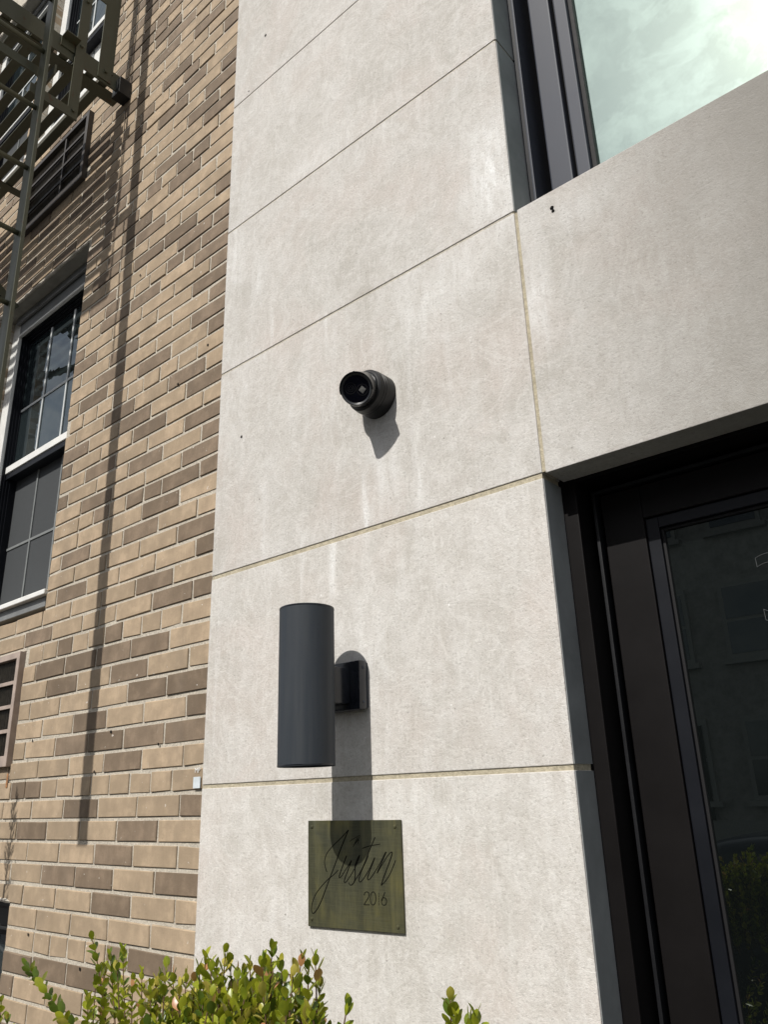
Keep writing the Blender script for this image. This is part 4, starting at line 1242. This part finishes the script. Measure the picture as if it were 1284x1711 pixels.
# ------------------------------------------------------------------ across the street (seen only in the glass)
def far_house(x0, x1, h, mat, label, floors, cols, seed):
    t = thing('row_house', label, 'building', ((x0 + x1) / 2, -17.0, 0))
    def bp(name, m_, *a, par=None, bev=0):
        bm_ = bmesh.new(); box(bm_, *a, bev); o_ = obj(name, bm_, m_, None); o_.parent = par or t
        o_.matrix_parent_inverse = Matrix.Translation(-t.location); return o_
    bp('wall', mat, x0, x1, -26, -17.0, 0, h)
    bp('cornice', M['far_trim'], x0 + .01, x1 - .01, -17.0 + .002, -16.6, h - .7, h - .05)
    bp('base_course', M['far_trim'], x0 + .01, x1 - .01, -17.0 + .002, -16.9, 0, .9)
    fh = (h - 1.4) / floors
    cw = (x1 - x0) / cols
    for f in range(floors):
        for c_ in range(cols):
            xc_ = x0 + cw * (c_ + .5); zb = 1.3 + fh * f
            o_ = bp('window', M['far_trim'], xc_ - .62, xc_ + .62, -16.998, -16.90, zb, zb + 1.75)
            for i in (0, 1):
                bm_ = bmesh.new(); box(bm_, xc_ - .52, xc_ + .52, -16.899, -16.885, zb + .1 + .8 * i, zb + .82 + .8 * i)
                g_ = obj('pane', bm_, M['far_glass'], None); g_.parent = o_
            bp('sill', M['far_trim'], xc_ - .72, xc_ + .72, -16.997, -16.82, zb - .12, zb - .002)
    bp('door', M['black_paint'], x0 + cw * .5 - .5, x0 + cw * .5 + .5, -16.899, -16.86, .92, 2.9)
    return t
far_house(-16, -8.2, 9.6, M['far_brick'], 'red brick row house across the street, mirrored in the door glass', 3, 4, 1)
far_house(-8.0, 0.0, 10.4, M['far_wall'], 'pale stone row house across the street, mirrored in the door glass', 3, 4, 2)
far_house(0.2, 9.0, 9.2, M['far_brick'], 'red brick row house across the street opposite the door', 3, 4, 3)

# parked dark saloon at the near kerb (mirrored low in the door glass)
car = thing('parked_car', 'dark blue saloon car parked at the kerb, mirrored in the door glass', 'car', (-1.6, -4.75, -0.13))
def cpart(name, bm_, mat, par=None, smooth=False):
    return obj(name, bm_, mat, par or car, smooth)
secs = [  # x, half width, z bottom, z belt, half width top, z top
    (-2.30, .62, .36, .66, .60, .68), (-2.22, .80, .26, .78, .74, .84), (-1.70, .88, .20, .86, .80, .93), (-1.25, .90, .18, .90, .72, 1.02), (-.75, .90, .18, .92, .62, 1.36),
    (-.10, .90, .18, .93, .60, 1.46), (.45, .90, .18, .92, .61, 1.38), (1.05, .90, .18, .90, .74, .98), (1.55, .89, .20, .84, .80, .88), (2.10, .82, .26, .72, .72, .78), (2.28, .62, .36, .58, .55, .62)]
bm = bmesh.new(); rings = []
for (x, hw, zb, zl, ht, zt) in secs:
    rings.append([bm.verts.new(q) for q in ((x, -hw * .92, zb), (x, -hw, zb + .18), (x, -hw * 1.0, zl - .12), (x, -hw * .97, zl), (x, -ht, zt - .03), (x, -ht * .8, zt), (x, ht * .8, zt), (x, ht, zt - .03), (x, hw * .97, zl), (x, hw, zl - .12), (x, hw, zb + .18), (x, hw * .92, zb))])
for A, B in zip(rings, rings[1:]):
    for k in range(12): bm.faces.new((A[k], A[(k + 1) % 12], B[(k + 1) % 12], B[k]))
bm.faces.new(rings[0]); bm.faces.new(rings[-1][::-1])
bmesh.ops.recalc_face_normals(bm, faces=bm.faces)
body = cpart('body', bm, M['car_paint'], None, True)
sd_ = body.modifiers.new('round', 'SUBSURF'); sd_.levels = 2; sd_.render_levels = 2
for s_ in (-1, 1):
    for xa, xb, ta, tb in ((-.98, -.08, -.66, -.10), (.0, .86, -.02, .44)):
        bm = bmesh.new()
        q = [(xa, s_ * .885, .945), (xb, s_ * .885, .945), (tb, s_ * .665, 1.33), (ta, s_ * .675, 1.30)]
        o_ = [bm.verts.new((a, b * 1.0, c)) for a, b, c in q]; i_ = [bm.verts.new((a, b - s_ * .05, c)) for a, b, c in q]
        bm.faces.new(o_); bm.faces.new(i_[::-1])
        for k in range(4): bm.faces.new((o_[k], i_[k], i_[(k + 1) % 4], o_[(k + 1) % 4]))
        bmesh.ops.recalc_face_normals(bm, faces=bm.faces); cpart('side_window', bm, M['far_glass'])
    for x in (-1.42, 1.38):
        bm = bmesh.new(); lathe(bm, [(0, .19), (0, .31), (.03, .325), (.17, .325), (.20, .31), (.20, .19)], (x, s_ * .91, .325), (0, -s_, 0), 32, closed=True)
        wh = cpart('wheel', bm, M['tyre'], None, False)
        bm = bmesh.new(); lathe(bm, [(.02, .0001), (.01, .06), (.03, .17), (.008, .195), (.10, .195), (.10, .0001)], (x, s_ * .91, .325), (0, -s_, 0), 32)
        cpart('rim', bm, M['rim'], wh)
    for x, nm in ((2.2, 'headlight'), (-2.2, 'tail_light')):
        bm = bmesh.new(); box(bm, x - .06, x + .06, s_ * .62 - .13, s_ * .62 + .13, .62, .73, .02); cpart(nm, bm, M['car_light'])
    bm = bmesh.new(); box(bm, .62, .80, s_ * .98 - .08, s_ * .98 + .08, .93, 1.04, .03); cpart('mirror', bm, M['car_paint'])
